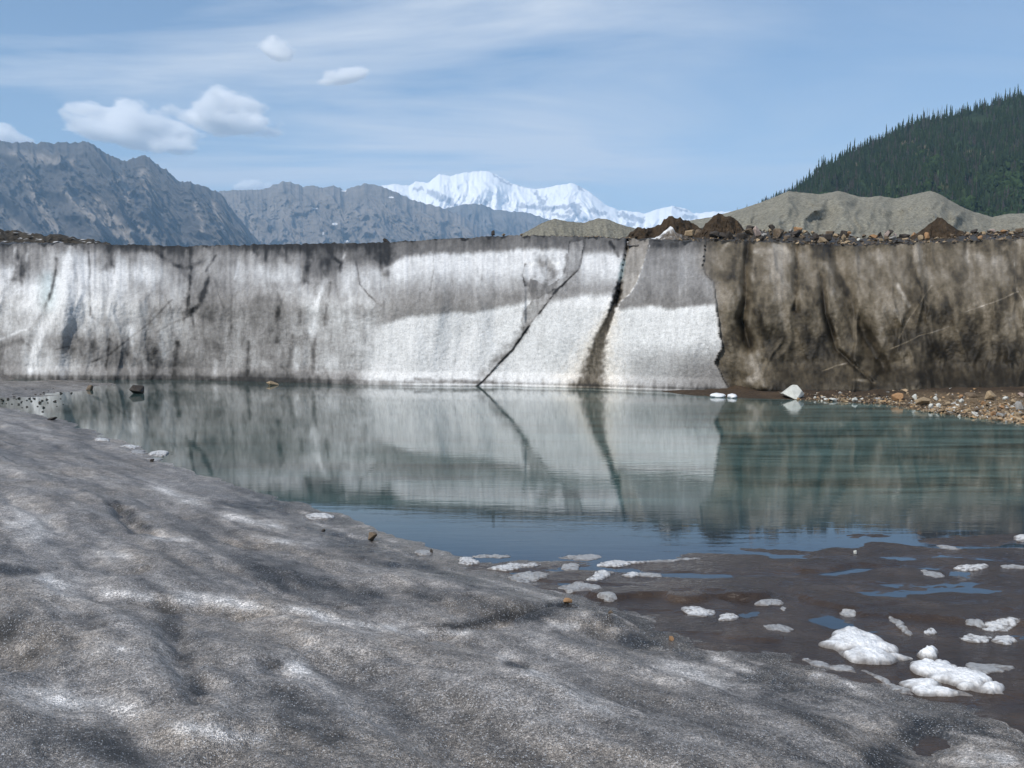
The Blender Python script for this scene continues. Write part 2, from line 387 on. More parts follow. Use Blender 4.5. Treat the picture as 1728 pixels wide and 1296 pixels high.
    for pts, w, a in [
        ([(28,438),(34,455),(29,472)],9,-85),([(95,438),(92,465),(86,492),(80,515)],3.2,-75),([(118,415),(112,440),(104,500),(92,530),(70,570),(55,612)],5,38),
        ([(137,440),(137,520)],9,22),([(60,470),(45,520)],14,14),([(76,470),(84,500),(70,530),(50,555)],3,-28),
        ([(182,413),(186,440),(178,452)],7,-55),([(150,425),(152,455),(150,480),(152,530)],1.6,-55),([(191,448),(192,462)],1.6,-55),
        ([(246,418),(268,428),(280,440),(300,450),(325,450),(345,440)],4,-50),([(321,416),(322,460),(320,500),(316,520)],2.6,-60),([(316,505),(317,525)],6,-50),
        ([(353,468),(346,490),(335,515),(318,532)],4,-80),([(365,430),(348,458)],2.2,-55),([(292,505),(250,545),(215,575),(185,598),(150,612)],1.8,-38),
        ([(325,532),(290,545),(262,562)],2,-30),([(185,572),(181,600),(178,625)],2.2,-50),([(300,578),(297,610),(293,642)],4,-58),([(262,590),(264,618)],5,-45),
        ([(326,535),(328,572)],1.6,-35),([(270,558),(275,600)],6,36),([(222,552),(226,600)],5,40),([(212,600),(218,632)],4,38),([(60,588),(50,632)],7,45),([(75,540),(58,592)],6,24),
        ([(117,592)],12,-35),([(140,580),(160,584)],11,-42),([(190,595),(215,598)],13,-32),([(0,572),(22,563),(42,556)],2.4,45),([(0,585),(35,575)],7,-30),([(238,600),(245,625)],4,36),
        ([(88,590),(122,584)],1.5,-35),([(25,418),(22,440)],2.5,50),([(48,418),(45,440)],3,55),([(37,418),(35,436)],2,35),
        ([(428,420),(440,436)],7,-42),([(448,418),(448,440)],5,-45),([(466,424),(476,430)],6,-30),([(484,420),(484,442)],5,-35),([(521,420),(517,452),(514,474)],6,-55),
        ([(535,430),(548,445)],12,-28),([(559,415),(561,432),(575,444),(573,458)],3,-75),([(585,420),(578,435)],3,45),([(652,428),(652,462)],9,-55),([(625,425),(640,432)],12,-30),
        ([(549,473),(535,510),(532,545),(524,560)],6,40),([(557,478),(552,515),(548,546)],2.6,-42),([(600,442),(607,480),(619,494),(640,515)],1.5,-62),([(640,514)],3,-70),
        ([(469,520),(469,548),(467,577)],4,-40),([(430,505),(455,500),(472,512)],9,-20),([(507,522),(506,550)],4,-35),([(494,567),(490,595),(486,618)],4,-42),([(531,573),(528,598),(528,628)],3,-48),
        ([(392,498),(390,535),(389,560)],1.6,-36),([(419,577),(419,610),(419,632)],3,-52),([(402,436),(395,470)],1.8,26),([(472,440),(470,470)],8,18),([(505,430),(500,470)],6,20),
        ([(500,590),(498,630)],6,26),([(365,610),(362,635)],4,30),([(350,500),(355,540)],9,-22),
        ([(886,445),(882,465),(886,482)],1.5,-70),([(918,445),(932,462)],14,-62),([(893,478),(900,490)],7,-62),([(912,490),(925,476)],4,-55),([(955,430),(953,460)],3,-45),([(968,415),(966,450)],6,-26),([(962,415),(958,455)],1.3,-45),
        ([(905,500),(912,520)],10,-34),([(885,525),(895,535)],5,-38),([(1044,512),(1034,545),(1024,572)],1.3,80),([(1052,448),(1048,470)],2,40),([(897,508),(884,525),(880,542),(889,562)],1.3,-70),([(962,408),(957,440),(951,466)],1.1,-55),([(973,410),(970,450)],1.0,-45),([(968,412),(965,455)],1.2,24),([(905,503),(900,530)],1.0,-30),([(915,520),(905,540)],1.0,-34),([(936,488),(918,498),(912,508)],1.3,-50),([(972,455),(950,474),(925,500),(905,525)],7,-34),([(886,552),(866,580),(843,604),(812,634)],8.5,-52),([(893,545),(880,560)],6,-30),([(700,640),(830,645)],3,-45),
        ([(730,425),(733,455),(725,490)],1.1,-35),([(818,425),(812,480)],1.0,-22),([(770,600),(762,640)],1.1,-25),
        ([(1000,612),(985,655)],11,-80),([(1012,575),(1002,612)],7,-95),([(1022,548),(1012,575)],5,-95),([(965,648),(1020,655)],5,-55),
        ([(1030,408),(1038,420),(1044,432)],3,-70),([(1088,412),(1150,416)],4,-22),
        ([(1275,425),(1310,418),(1335,428)],7,38),([(1285,470),(1278,520)],5,20),([(1320,480),(1316,540)],6,18),([(1262,408),(1258,450),(1260,500),(1252,540),(1265,585)],5,-34),
        ([(1273,425),(1268,500),(1264,550)],2.4,32),([(1252,412),(1250,440)],3,28),([(1215,425),(1228,410),(1240,412)],4,48),
        ([(1344,415),(1343,480),(1342,522)],3,-44),([(1400,415),(1408,455),(1425,480),(1440,520),(1455,560),(1470,590),(1492,622)],6,-32),
        ([(1385,465),(1390,500),(1393,530),(1400,560),(1408,580),(1412,590),(1445,625),(1472,647)],2.4,-46),([(1515,482),(1525,500),(1535,516)],3.4,66),
        ([(1406,545),(1413,570)],2.8,46),([(1488,560),(1497,582)],5,40),([(1572,482),(1550,515),(1530,545),(1515,572)],.9,45),([(1502,588),(1550,568),(1602,551)],.9,58),
        ([(1630,527),(1680,508),(1717,492)],.9,52),([(1711,430),(1716,490),(1732,515)],.9,36),([(1388,626),(1410,617),(1430,613)],1.1,58),([(1278,595),(1276,640)],13,52),([(1262,640),(1290,650)],6,40),
        ([(1530,610)],15,30),([(1350,595)],10,26),([(1633,411),(1632,442)],2.6,55),([(1689,411),(1694,418)],6,50),([(1718,407),(1724,411)],7,52),([(1676,442),(1690,438)],7,40),([(1640,459),(1690,470)],10,26),
        ([(1545,420),(1548,455)],7,42),([(1482,422),(1482,448)],5,34),([(1705,535),(1735,550)],12,36),([(1672,572),(1690,566)],8,38),([(1456,585),(1452,560)],3,-30),
        ([(1566,588),(1552,560)],10,-16),([(1590,600),(1560,545)],7,-22),([(1650,600),(1620,560)],7,-16),([(1470,645),(1490,622)],2,-40),([(1480,515),(1490,560)],10,24),([(1380,440),(1395,452)],8,30),([(1405,465),(1412,540)],6,22),
        ([(1440,640),(1475,646)],2.5,60),([(1540,655),(1555,660)],3,30)]:
        stroke(pts, w, a)
    # wedge of stained ice, and the crevice: shade and stain in its colour
    wedge = (~leftC) & (px < interp(py, [(405,1096),(445,1086),(478,1074),(497,1062),(510,1046),(520,1040)])) & (py < 512) & (px > 1030)
    L = np.where(wedge, 152 + 12 * fbm(px / 7, py / 18, 3, 41), L)
    wl, _ = seg_dist(px, py, [(1096,414),(1086,445),(1074,478),(1062,497),(1046,510),(1038,545),(1028,572)])
    L += 75 * np.exp(-(wl / (1.1 + .9 * brk)) ** 2) * ss(-.25, .25, brk2)
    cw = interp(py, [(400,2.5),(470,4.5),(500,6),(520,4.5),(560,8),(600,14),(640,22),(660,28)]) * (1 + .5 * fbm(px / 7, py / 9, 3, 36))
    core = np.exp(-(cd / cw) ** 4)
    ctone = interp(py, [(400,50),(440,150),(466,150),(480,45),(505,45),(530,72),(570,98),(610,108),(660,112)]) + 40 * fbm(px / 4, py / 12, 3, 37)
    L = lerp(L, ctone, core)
    L += -105 * np.exp(-(fd / (1.6 + 1.6 * brk)) ** 2) * ss(400, 430, py)  # thin shadow under the fracture edge, painted as a dark line
    def poly(P, tone, soft=2.5):
        nonlocal L
        ins = np.zeros(px.shape, bool); j = len(P) - 1
        qx = px + 3 * brk2; qy = py + 3 * brk
        for i in range(len(P)):
            (xi, yi), (xj, yj) = P[i], P[j]
            ins ^= ((yi > qy) != (yj > qy)) & (qx < (xj - xi) * (qy - yi) / (yj - yi + 1e-9) + xi); j = i
        L = np.where(ins, lerp(L, tone + 26 * fbm(px / 6, py / 16, 3, 38), .8), L)
    poly([(897,508),(922,495),(932,497),(912,525),(886,560),(880,542),(884,525)], 160)
    poly([(962,410),(985,405),(983,425),(978,452),(966,465),(950,466),(957,440)], 158)
    poly([(893,470),(925,482),(945,470),(930,492),(905,506),(893,495)], 120)
    # general streaks, grain, dark lip and water line
    rough_zone = 1 - .75 * Mk * ss(500, 540, py) - .35 * Mk
    st = fbm(px / 13 + .4 * fbm(px / 60, py / 80, 2, 52), py / 85, 4, 51)
    L += 20 * st * rough_zone * (1 - .8 * brownM) + 24 * fbm(wx / 30, wy / 30, 4, 53) * rough_zone + 34 * fbm(wx / 30, wy / 150, 3, 42) * rough_zone * (1 - brownM) + 14 * (1 - ss(150, 330, px)) + 14 * fbm(px / 5, py / 7, 3, 54)
    L += (9 * fbm(px / 3.6 + .5 * fbm(px / 30, py / 60, 2, 46), py / 70, 3, 47) + 16 * fbm(px / 7, py / 16, 4, 45)) * rough_zone * (1 - .75 * brownM)
    L -= 18 * ss(.22, .5, ridged(px / 46 + .8 * fbm(px / 50, py / 70, 3, 43), py / 150, 4, 44) - .25 + .3 * brk) * (1 - Mk) * (1 - brownM) * ss(400, 470, py)
    L = lerp(L, L * 1.10 - 8 * ss(520, 620, py), brownM)
    dx_ = wx - .32 * (wy - 410)
    L += brownM * (70 * fbm(dx_ / 24, wy / 60, 4, 57) * ss(640, 560, py) + 24 * fbm(wx / 9, wy / 11, 4, 58) + 34 * fbm(wx / 40, wy / 34, 3, 50))
    foot = fbm(px / 10, py / 40, 3, 55)
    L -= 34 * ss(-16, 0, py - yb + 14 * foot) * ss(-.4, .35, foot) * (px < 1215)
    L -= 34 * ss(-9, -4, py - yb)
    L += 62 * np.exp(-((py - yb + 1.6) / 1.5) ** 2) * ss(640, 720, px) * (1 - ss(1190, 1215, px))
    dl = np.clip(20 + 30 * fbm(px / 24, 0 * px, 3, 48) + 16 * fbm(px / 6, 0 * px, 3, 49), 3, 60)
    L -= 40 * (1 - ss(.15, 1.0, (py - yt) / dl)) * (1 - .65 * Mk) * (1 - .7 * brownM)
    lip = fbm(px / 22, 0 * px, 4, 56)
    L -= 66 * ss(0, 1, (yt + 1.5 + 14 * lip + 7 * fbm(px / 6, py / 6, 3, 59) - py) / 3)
    L = lerp(162 + (L - 170) * lerp(1.15, 1.28, Mk) + 4 * Mk, 88 + np.where(L > 112, .82, 1.0) * (L - 112), brownM)
    L = np.clip(L, 36, 226)
    brown = np.clip(brownM + .75 * np.exp(-(cd / (cw * 2.2)) ** 2) * ss(490, 540, py) * (px < 1100), 0, 1)
    brown = np.where(wedge, .5, brown)
    dirtf = 1 - ss(110, 205, L)
    clean = np.array([1.0, 1.0, .99]); gd = np.array([1.045, 1.0, .955]); bd = np.array([1.24, 1.0, .66])
    tint = lerp(clean, gd, dirtf[..., None]); tint = lerp(tint, lerp(gd, bd, (1 - .55 * ss(75, 150, L))[..., None]), brown[..., None])
    teal = (core * ss(430, 445, py) * (1 - ss(468, 480, py)) + .5 * np.exp(-((px - 80) / 14) ** 2) * ss(450, 470, py) * (1 - ss(500, 540, py)))[..., None]
    tint = lerp(tint, np.array([.82, 1.02, 1.04]), np.clip(teal, 0, 1))
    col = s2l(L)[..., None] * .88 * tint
    # ---- relief
    d = .55 * fbm(px / 240, py / 500, 3, 61) + .16 * fbm(px / 60, py / 160, 3, 62)
    flute = ridged(px / 62 + .5 * fbm(px / 90, py / 110, 2, 64) + (py - 520) * .0016, py / 420, 3, 63)
    d += (.13 * (1 - ss(150, 600, px)) + .06 + .24 * ss(1215, 1260, px)) * (flute - .4)
    d += .05 * fbm(px / 11, py / 26, 4, 65) * rough_zone + .022 * fbm(px / 4, py / 6, 3, 66)
    d -= .22 * np.exp(-(((px - 48) - (520 - py) * .25) / 34) ** 2) * ss(425, 460, py) * (1 - ss(540, 600, py))
    d += .30 * np.exp(-(((px - 112) - (500 - py) * .12) / 14) ** 2) * ss(415, 440, py)
    d -= .25 * np.exp(-((px - 330) / 10) ** 2) * ss(420, 440, py) * (1 - ss(525, 550, py))
    near = leftF & (px > 640)
    d += np.where(near, .07 * np.exp(-fd / 60), 0) * ss(400, 440, py)
    d -= np.where(leftF, .26 * np.exp(-((px - 928) / 16) ** 2 - ((py - 458) / 18) ** 2), 0)
    d -= np.where(leftF, .20 * ss(884, 890, px) * (1 - ss(935, 950, px)) * ss(440, 450, py) * (1 - ss(540, 552, py)), 0)
    cdep = interp(py, [(396,.25),(440,.12),(475,.15),(492,.45),(505,.4),(530,.12),(600,.10),(665,.1)])
    d -= cdep * np.exp(-(cd / cw) ** 2)
    d -= np.where(wedge, .35, 0)
    blk = np.where(leftS, .16 * np.exp(-sd / 120), -.12 * np.exp(-sd / 45)) * (px > 1095) * ss(1095, 1140, px)
    d += blk
    for pts, w, a in [([(1262,408),(1258,450),(1260,500),(1252,540),(1265,585)],8,-.6),([(1344,415),(1343,480),(1342,522)],6,-.3),
                      ([(1400,415),(1425,480),(1455,560),(1492,622)],13,-.4),([(1385,465),(1393,530),(1412,590),(1472,647)],5,-.28),
                      ([(1300,420),(1300,540)],26,.35),([(1270,600),(1280,650)],18,.5),([(1530,600),(1540,640)],22,.35),([(1420,625),(1440,650)],26,.3)]:
        e, _ = seg_dist(px, py, pts); d += a * np.exp(-(e / w) ** 2)
    d += ss(1215, 1280, px) * .22 * (ridged(dx_ / 52, py / 330, 3, 67) - .4)
    d += .9 * ss(.22, 0, v) * (px > 1240) * ss(1240, 1320, px)      # slumped foot behind the gravel
    d += .35 * ss(.10, 0, v) * (1 - ss(1200, 1240, px))
    Y = Y0 + setback(v) * lerp(1.55, 1.0, ss(900, 1300, px)) - d
    X, Yw, Z = at_Y(px, py, Y)
    # below the water, and the top surface running back from the lip
    rowsX, rowsY, rowsZ, rowsC = [X[:, :1]], [Yw[:, :1] - .15], [np.full((nu, 1), -.9)], [col[:, :1] * .6]
    rowsX.append(X); rowsY.append(Yw); rowsZ.append(Z); rowsC.append(col)
    xl, yl, zl = X[:, -1:], Yw[:, -1:], Z[:, -1:]
    pl = px[:, -1:]
    for bk in [.12, .3, .55, .9, 1.3, 1.8, 2.4, 3.2, 4.2, 5.5, 7, 9, 12, 17, 25, 40, 70, 140]:
        yy = yl + bk
        sc = yy / yl
        zz = rim_z(pl, bk, xl, yl, zl)
        rowsX.append(xl * sc); rowsY.append(yy); rowsZ.append(zz)
        tone = (54 + 22 * fbm(xl * sc * 1.5, yy * 1.5, 4, 72))[..., None]
        br = ss(700, 1000, pl)[..., None]
        rowsC.append(s2l(tone) * lerp(np.array([1.05, 1, .93]), np.array([1.2, 1.0, .75]), br))
    Xa, Ya, Za, Ca = (np.concatenate(r, 1) for r in (rowsX, rowsY, rowsZ, rowsC))
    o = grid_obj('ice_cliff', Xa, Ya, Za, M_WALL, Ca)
    tag(o, 'long dirty glacier ice cliff with white and grey bands rising behind the pond', 'ice cliff', kind='structure')
    lipf = lambda q: (np.interp(q, px[:, 0], X[:, -1]), np.interp(q, px[:, 0], Yw[:, -1]), np.interp(q, px[:, 0], Z[:, -1]))
    return lipf
LIP = build_cliff()

# ------------------------------------------------------------------ foreground ice shelf
SHORE_PX = [(-700,640),(-200,668),(0,692),(100,716),(170,744),(260,790),(330,815),(450,850),(540,882),(620,912),(700,940),(770,966),(850,990),(900,1003),(960,1022),(1130,1082),(1260,1110),(1400,1150),(1560,1195),(1728,1250),(2300,1500)]
SHORE = [tuple(map(float, plane_hit(a, b))) for a, b in SHORE_PX]
sx0, sy0 = SHORE[3]; sx1, sy1 = SHORE[-3]
DIRS = np.array([sx1 - sx0, sy1 - sy0]); DIRS /= np.hypot(*DIRS)

def shore_sd(x, y):
    d, s = seg_dist(x, y, SHORE)
    _, s0 = seg_dist(np.array([-5.0]), np.array([2.0]), SHORE)
    return d * np.where(s == s0[0], 1, -1)

def z_low(x, y):
    sd = shore_sd(x, y)
    se = np.where(sd > -3, .4 * np.log1p(np.exp((np.clip(sd, -3, 30) - .35) / .4)), 0)
    return 1.28 * (1 - np.exp(-se / 6.0)) + .012 * se + np.where(sd < 0, .045 * sd, 0) + .004
CREASE = []
def z_shelf(x, y):
    sd = shore_sd(x, y)
    al = x * DIRS[0] + y * DIRS[1]; ac = -x * DIRS[1] + y * DIRS[0]
    base = z_low(x, y)
    hum = fbm(al / 3.8, ac / 1.1, 4, 101) * .11 + fbm(al / 1.3, ac / .38, 4, 102) * .035
    gul = ridged(al / 5 + .3 * fbm(al, ac, 2, 104), ac / 1.3, 2, 103)
    hum -= .06 * gul
    fine = .022 * fbm(x / .2, y / .16, 3, 105) + .006 * fbm(x / .05, y / .05, 2, 106)
    dist = np.hypot(x, y)
    env = ss(-.8, 1.6, sd) * (.55 + .45 * ss(0, 3, sd))
    z = base + hum * env * (1 + .02 * dist) + fine * ss(-.5, .3, sd) + .03 * fbm(x / .6, y / .6, 3, 107) * ss(-1, 0, sd)
    for p, w, h in CREASE:
        e, _ = seg_dist(x + .08 * fbm(x / .3, y / .3, 3, 130), y + .08 * fbm(x / .3, y / .3, 3, 131), p)
        z = z + h * np.exp(-(e / w) ** 2)
    z = z + 1.25 * np.exp(-((x + 26.0) / 3.6) ** 2 - ((y - 44.5) / 3.0) ** 2)
    q = ((x + 20.5) / 4.6) ** 2 + ((y - 37) / 6.5) ** 2 + .6 * fbm(x / 2.2, y / 1.6, 4, 109)
    z = np.maximum(z, .06 * (1 - q) + .02 * fbm(x / .5, y / .3, 3, 110))
    return z

def shelf_point(px, py, zf=None):
    zf = zf or z_shelf
    a, y, w = ray(px, py)
    t = np.geomspace(1.2, 60, 6000)
    h = zf(a * t, y * t); zr = HC + w * t
    k = np.argmax(zr <= np.maximum(h, -.02))
    return float(a * t[k]), float(y * t[k]), float(h[k])

for p, w, h in [([(690,1064),(730,1058),(800,1050),(870,1042),(960,1024)],.07,-.075),([(690,1064),(640,1050),(560,1030)],.10,-.03),([(195,850),(225,878),(245,895)],.12,-.12),([(980,1050),(1020,1056)],.22,.09),([(700,985),(800,1005),(880,1030)],.45,.10),
        ([(180,1002),(350,1014),(500,1032),(640,1062)],.14,-.05),([(285,1045),(310,1100),(335,1180)],.10,-.05),([(0,1060),(30,1080)],.3,-.10),([(455,1120),(470,1132)],.07,-.05),([(850,1118),(892,1126)],.05,-.05),([(1500,1290),(1560,1238)],.22,-.07),
        ([(620,1090),(760,1110),(860,1160)],.5,.08),([(900,1080),(1010,1110)],.25,.05),([(330,1290),(480,1230)],.12,-.04),([(100,900),(200,960)],.25,-.06),([(380,905),(520,930)],.18,-.05),([(780,1200),(980,1290)],.25,-.05)]:
    CREASE.append(([shelf_point(a, b, lambda x, y: z_low(x, y))[:2] for a, b in p], w, h))
def build_shelf():
    na, nr = 900, 820
    ang = np.radians(np.linspace(-66, 66, na))[:, None]
    r = np.geomspace(1.3, 70, nr)[None, :]
    X = np.sin(ang) * r; Y = np.cos(ang) * r - 2.2
    Z = z_shelf(X, Y)
    sd = shore_sd(X, Y)
    qx, qy = project(X, Y, Z)
    al = X * DIRS[0] + Y * DIRS[1]; ac = -X * DIRS[1] + Y * DIRS[0]
    wob = .25 * fbm(X / 1.1, Y / 1.1, 3, 108)
    L = 114 + 62 * fbm(al / 4.2, ac / .55 + wob, 5, 111, .6) + 34 * fbm(al / .9, ac / .16 + wob, 4, 112) + 22 * fbm(X / .12, Y / .12, 3, 113)
    fx = qx + 16 * fbm(X / .5, Y / .5, 3, 114); fy = qy + 8 * fbm(X / .4, Y / .4, 3, 115)
    bk_ = fbm(al / .4, ac / .22, 4, 118)
    def st(pts, w, a, asp=1.6):  # marks in the colour, among them shaded and lit sides of hollows
        nonlocal L
        if len(pts) == 1: pts = [pts[0], (pts[0][0] + 1, pts[0][1])]
        P = [(x / asp, y) for x, y in pts]
        d, _ = seg_dist(fx / asp, fy, P)
        L = L + 1.7 * a * np.exp(-(d / w) ** 2) * np.clip(.9 + 1.2 * bk_, .2, 1.6)
    for pts, w, a in [
        ([(180,1000),(350,1012),(500,1030),(640,1060),(780,1066)],9,46),([(420,960),(520,985),(610,1010)],20,-34),([(20,880),(60,890)],26,34),([(170,935),(200,945)],15,36),([(80,975),(120,990)],18,30),
        ([(195,848),(225,875),(245,893)],6,-52),([(262,905),(310,910)],10,40),([(500,1130)],15,62),([(462,1122)],7,-40),([(40,1170),(120,1185),(200,1200)],17,44),([(300,1225),(430,1245)],16,36),
        ([(285,1045),(310,1100),(335,1180)],12,-30),([(330,1075),(400,1150)],10,-18),([(690,1062),(760,1056),(870,1042),(960,1022)],6,-58),([(980,1046)],14,72),([(930,1052),(1040,1060)],9,26),
        ([(640,1000),(760,1010),(880,1040)],16,-30),([(850,1110),(930,1150),(1020,1200)],12,30),([(1120,1130),(1200,1150)],20,34),([(1200,1110),(1270,1130)],6,44),([(860,1120),(890,1124)],6,-60),
        ([(1560,1235),(1500,1270),(1480,1300)],22,-46),([(1640,1270),(1700,1280)],18,44),([(1690,1205),(1728,1230)],9,60),([(1380,1140),(1500,1180)],9,30),([(1300,1180),(1420,1230)],16,-26),
        ([(0,1060),(30,1050)],24,-48),([(150,1050),(60,1120)],22,-20),([(480,1170),(560,1240)],22,-26),([(620,1130),(700,1200)],26,-18),([(0,960),(60,965)],8,-32),([(120,1240),(250,1290)],20,-34),
        ([(70,700),(150,735)],5,-26),([(250,820),(330,850)],6,34),([(380,870),(480,890)],8,34),([(360,850),(480,855)],7,-30),([(560,920),(660,955)],9,-26),([(430,905),(520,920)],7,28),([(700,950),(800,985)],8,-14),([(850,985),(930,1010)],7,26),([(1060,1075),(1120,1095)],9,-36),
        ([(330,1170)],9,-26),([(206,1092)],4,48)]:
        st(pts, w, a)
    wet = ss(1.0, .1, sd + .7 * fbm(X / .5, Y / .4, 3, 119)) * ss(5, 10, X + 12)
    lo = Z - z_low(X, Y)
    L = L + 110 * np.clip(lo, -.15, .15)  # relief shading put into the colour: hollows darker, humps lighter
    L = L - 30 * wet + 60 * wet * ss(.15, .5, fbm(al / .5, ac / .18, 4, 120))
    L += 30 * ss(20, 38, np.hypot(X, Y)) * 0
    L = np.clip(L, 44, 205)
    warm = fbm(X / 1.2, Y / 1.2, 3, 117)[..., None]
    tint = lerp(np.array([1.10, 1.01, .93]), np.array([1.15, 1.01, .87]), ss(-.2, .4, warm))
    tint = lerp(tint, np.array([1.06, 1.0, .94]), ss(125, 180, L)[..., None])
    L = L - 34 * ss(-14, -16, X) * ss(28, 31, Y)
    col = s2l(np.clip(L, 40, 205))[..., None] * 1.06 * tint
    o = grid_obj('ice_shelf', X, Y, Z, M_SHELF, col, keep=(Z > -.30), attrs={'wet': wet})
    tag(o, 'gritty grey glacier ice sloping down to the pond in the foreground', 'glacier ice', kind='structure')

build_shelf()

# ------------------------------------------------------------------ mud flat
MSH = [tuple(map(float, plane_hit(a, b))) for a, b in [(560,900),(700,934),(820,942),(960,945),(1100,944),(1250,939),(1350,924),(1450,910),(1560,902),(1728,893),(2100,878),(2900,860)]]
LEDGES = [([(1020,1009),(1070,1004),(1120,1003)],.16,.055),([(1150,1012),(1220,1004),(1272,1008)],.16,.06),([(1380,1006),(1470,1030),(1600,1042),(1728,1046)],.30,.05),([(1370,958),(1430,945),(1480,950)],.25,.03),([(1160,990),(1300,995),(1400,985)],.3,.012)]
LEDGES = [([tuple(map(float, plane_hit(a, b))) for a, b in p], w, h) for p, w, h in LEDGES]
def z_mud(x, y):
    d, s = seg_dist(x, y, MSH); _, s0 = seg_dist(np.array([3.0]), np.array([6.0]), MSH)
    sd = d * np.where(s == s0[0], 1, -1)
    z = np.where(sd > 0, .016 * (1 - np.exp(-sd / .5)) + .003 * sd, .028 * sd)
    z = z + .022 * fbm(x / 1.6, y / .9, 4, 121) + .009 * fbm(x / .35, y / .22, 4, 122) + .003 * fbm(x / .07, y / .06, 2, 123)
    z = z - .018 * ss(.25, .6, ridged(x / 1.5, y / .7, 3, 124))
    lz = 0 * x
    for p, w, h in LEDGES:
        e, q = seg_dist(x, y, p)
        lz = np.maximum(lz, .7 * h * ss(1.0, .7, (e + .05 * fbm(x / .25, y / .2, 3, 125)) / w))
    return z + lz
def build_mud():
    na, nr = 620, 560
    ang = np.radians(np.linspace(-22, 66, na))[:, None]
    r = np.geomspace(6.5, 27, nr)[None, :]
    X = np.sin(ang) * r; Y = np.cos(ang) * r - 2.2
    Z = z_mud(X, Y)
    o = grid_obj('mud_flat', X, Y, Z, M_MUD, keep=(Z > -.2))
    tag(o, 'wet dark brown mud flat between the foreground ice and the pond', 'mud', kind='structure')
build_mud()
def z_gnd(x, y): return np.maximum(z_shelf(x, y), np.maximum(z_mud(x, y), 0.0))

# ------------------------------------------------------------------ water and ground sheet
def sheet(name, x0, x1, y0, y1, z, mat):
    return raw_obj(name, np.array([(x0,y0,z),(x1,y0,z),(x1,y1,z),(x0,y1,z)]), np.array([[0,1,2,3]]), mat, smooth=False)
tag(sheet('water', -70, 70, -20, 60, 0, M_WATER), 'still teal grey meltwater pond mirroring the ice cliff', 'pond', kind='structure')
g = sheet('ground', -16000, 16000, -3000, 12500, -1.4, mat_plain('valley_gravel', (.10, .095, .085), (.2, .19, .17), .02))
tag(g, 'flat valley floor of gravel under the glacier', 'ground', kind='structure')

# ------------------------------------------------------------------ ridge builder (mountains, hills, mounds)
def ridge_mesh(name, sil, D, depth, amp, mat, tone, nu=400, nt=120, zbase=-1.0, shear=0.0, wl=60.0, seed=200, jag=1.0, back=.6, crest_wob=.15, prof=1.0, vlen=.8, reliefcrest=.15):
    p = np.asarray(sil, float)
    px = np.linspace(p[0, 0], p[-1, 0], nu)[:, None]
    ys = np.interp(px, p[:, 0], p[:, 1]) - jag * (1.6 * ridged(px / 14, 0 * px, 3, seed + 9, .6) - .55)
    s = np.concatenate([np.linspace(0, 1, nt), 1 + np.linspace(0, 1, nt // 4 + 1)[1:]])[None, :]
    t = np.where(s <= 1, s, 2 - s)
    Yc = D * (1 + crest_wob * .12 * fbm(px / (wl * 2.5), 0 * px, 3, seed + 5))
    xc, _, zc = at_Y(px, ys, Yc)
    front = s <= 1
    Y = np.where(front, Yc - depth * (1 - t), Yc + depth * back * (1 - t))
    Z = zbase + (zc - zbase) * t ** prof
    uu = (px - shear * (1 - t)) / wl
    rl = ridged(uu + .25 * fbm(uu * 1.5, t * 3, 3, seed + 1), t * vlen + .15 * uu, 6, seed, .62)
    rl2 = fbm(uu * 3, t * 4, 4, seed + 3)
    env = lerp(reliefcrest, 1, ss(1.0, .75, t)) * ss(0, .12, t)
    disp = amp * ((rl - .35) + .28 * rl2) * env
    Y = np.where(front, Y - disp, Y)
    Z = Z + np.where(front, disp * .25 * (1 - t) * 0, 0)
    X = xc * (Y / Yc)
    col = tone(px + 0 * t, t + 0 * px, rl, rl2, X, Y, Z)
    o = grid_obj(name, X, Y, Z, mat, col)
    return o, (px, t, X, Y, Z, nt)

def tone_rock(base, snowspots=(), lit_screes=()):
    def f(px, t, rl, rl2, X, Y, Z):
        n = fbm(px / 40, t * 6, 5, 311)
        c = np.array(base) * (1 + .35 * n[..., None] + .25 * rl2[..., None])
        scree = ss(.05, .35, fbm((px - 260 * (1 - t)) / 34, t * 1.6, 4, 312)) * ss(.75, .35, t)
        c = lerp(c, np.array([.24, .215, .19]), (.55 * scree)[..., None])
        qx, qy = project(X, Y, Z)
        for pts, w in lit_screes:  # pale scree streaks, with their sunlit look put into the colour
            d, _ = seg_dist(qx + 5 * fbm(qx / 20, qy / 20, 2, 313), qy, pts)
            c = lerp(c, np.array([.27, .24, .21]), (.75 * np.exp(-(d / w) ** 2))[..., None])
        for (x, y, rx, ry) in snowspots:
            qx, qy = project(X, Y, Z)
            k = np.exp(-((qx - x) / rx) ** 2 - ((qy - y) / ry) ** 2) > .4
            c = np.where(k[..., None], .8, c)
        return c
    return f

o, _ = ridge_mesh('rocky_mountain', [(-700,330),(-450,290),(-200,252),(0,240),(30,240),(60,243),(100,241),(125,241),(150,242),(170,252),(185,262),(200,268),(212,272),(228,266),(245,263),(258,272),(270,282),(282,288),(295,302),(310,308),(318,305),(335,312),(350,317),(362,321),(372,325),(385,345),(400,365),(420,390),(440,412),(470,440),(500,470)],
    4000, 1500, 420, M_ROCKFACE, tone_rock((.080, .075, .072), (), [([(110,325),(150,360),(215,405)],9),([(165,340),(225,400)],7),([(228,378),(262,412)],2.5),([(45,300),(70,350),(100,400)],7),([(205,300),(215,340)],6),([(240,290),(255,330)],8),([(330,345),(345,400)],4),([(360,345),(385,395)],5),([(20,260),(120,275)],8)]), nu=640, nt=230, shear=240, wl=130, seed=212, jag=3.2, vlen=1.3)
tag(o, 'dark jagged rocky mountain ridge descending to the right at the left edge', 'mountain', kind='structure')
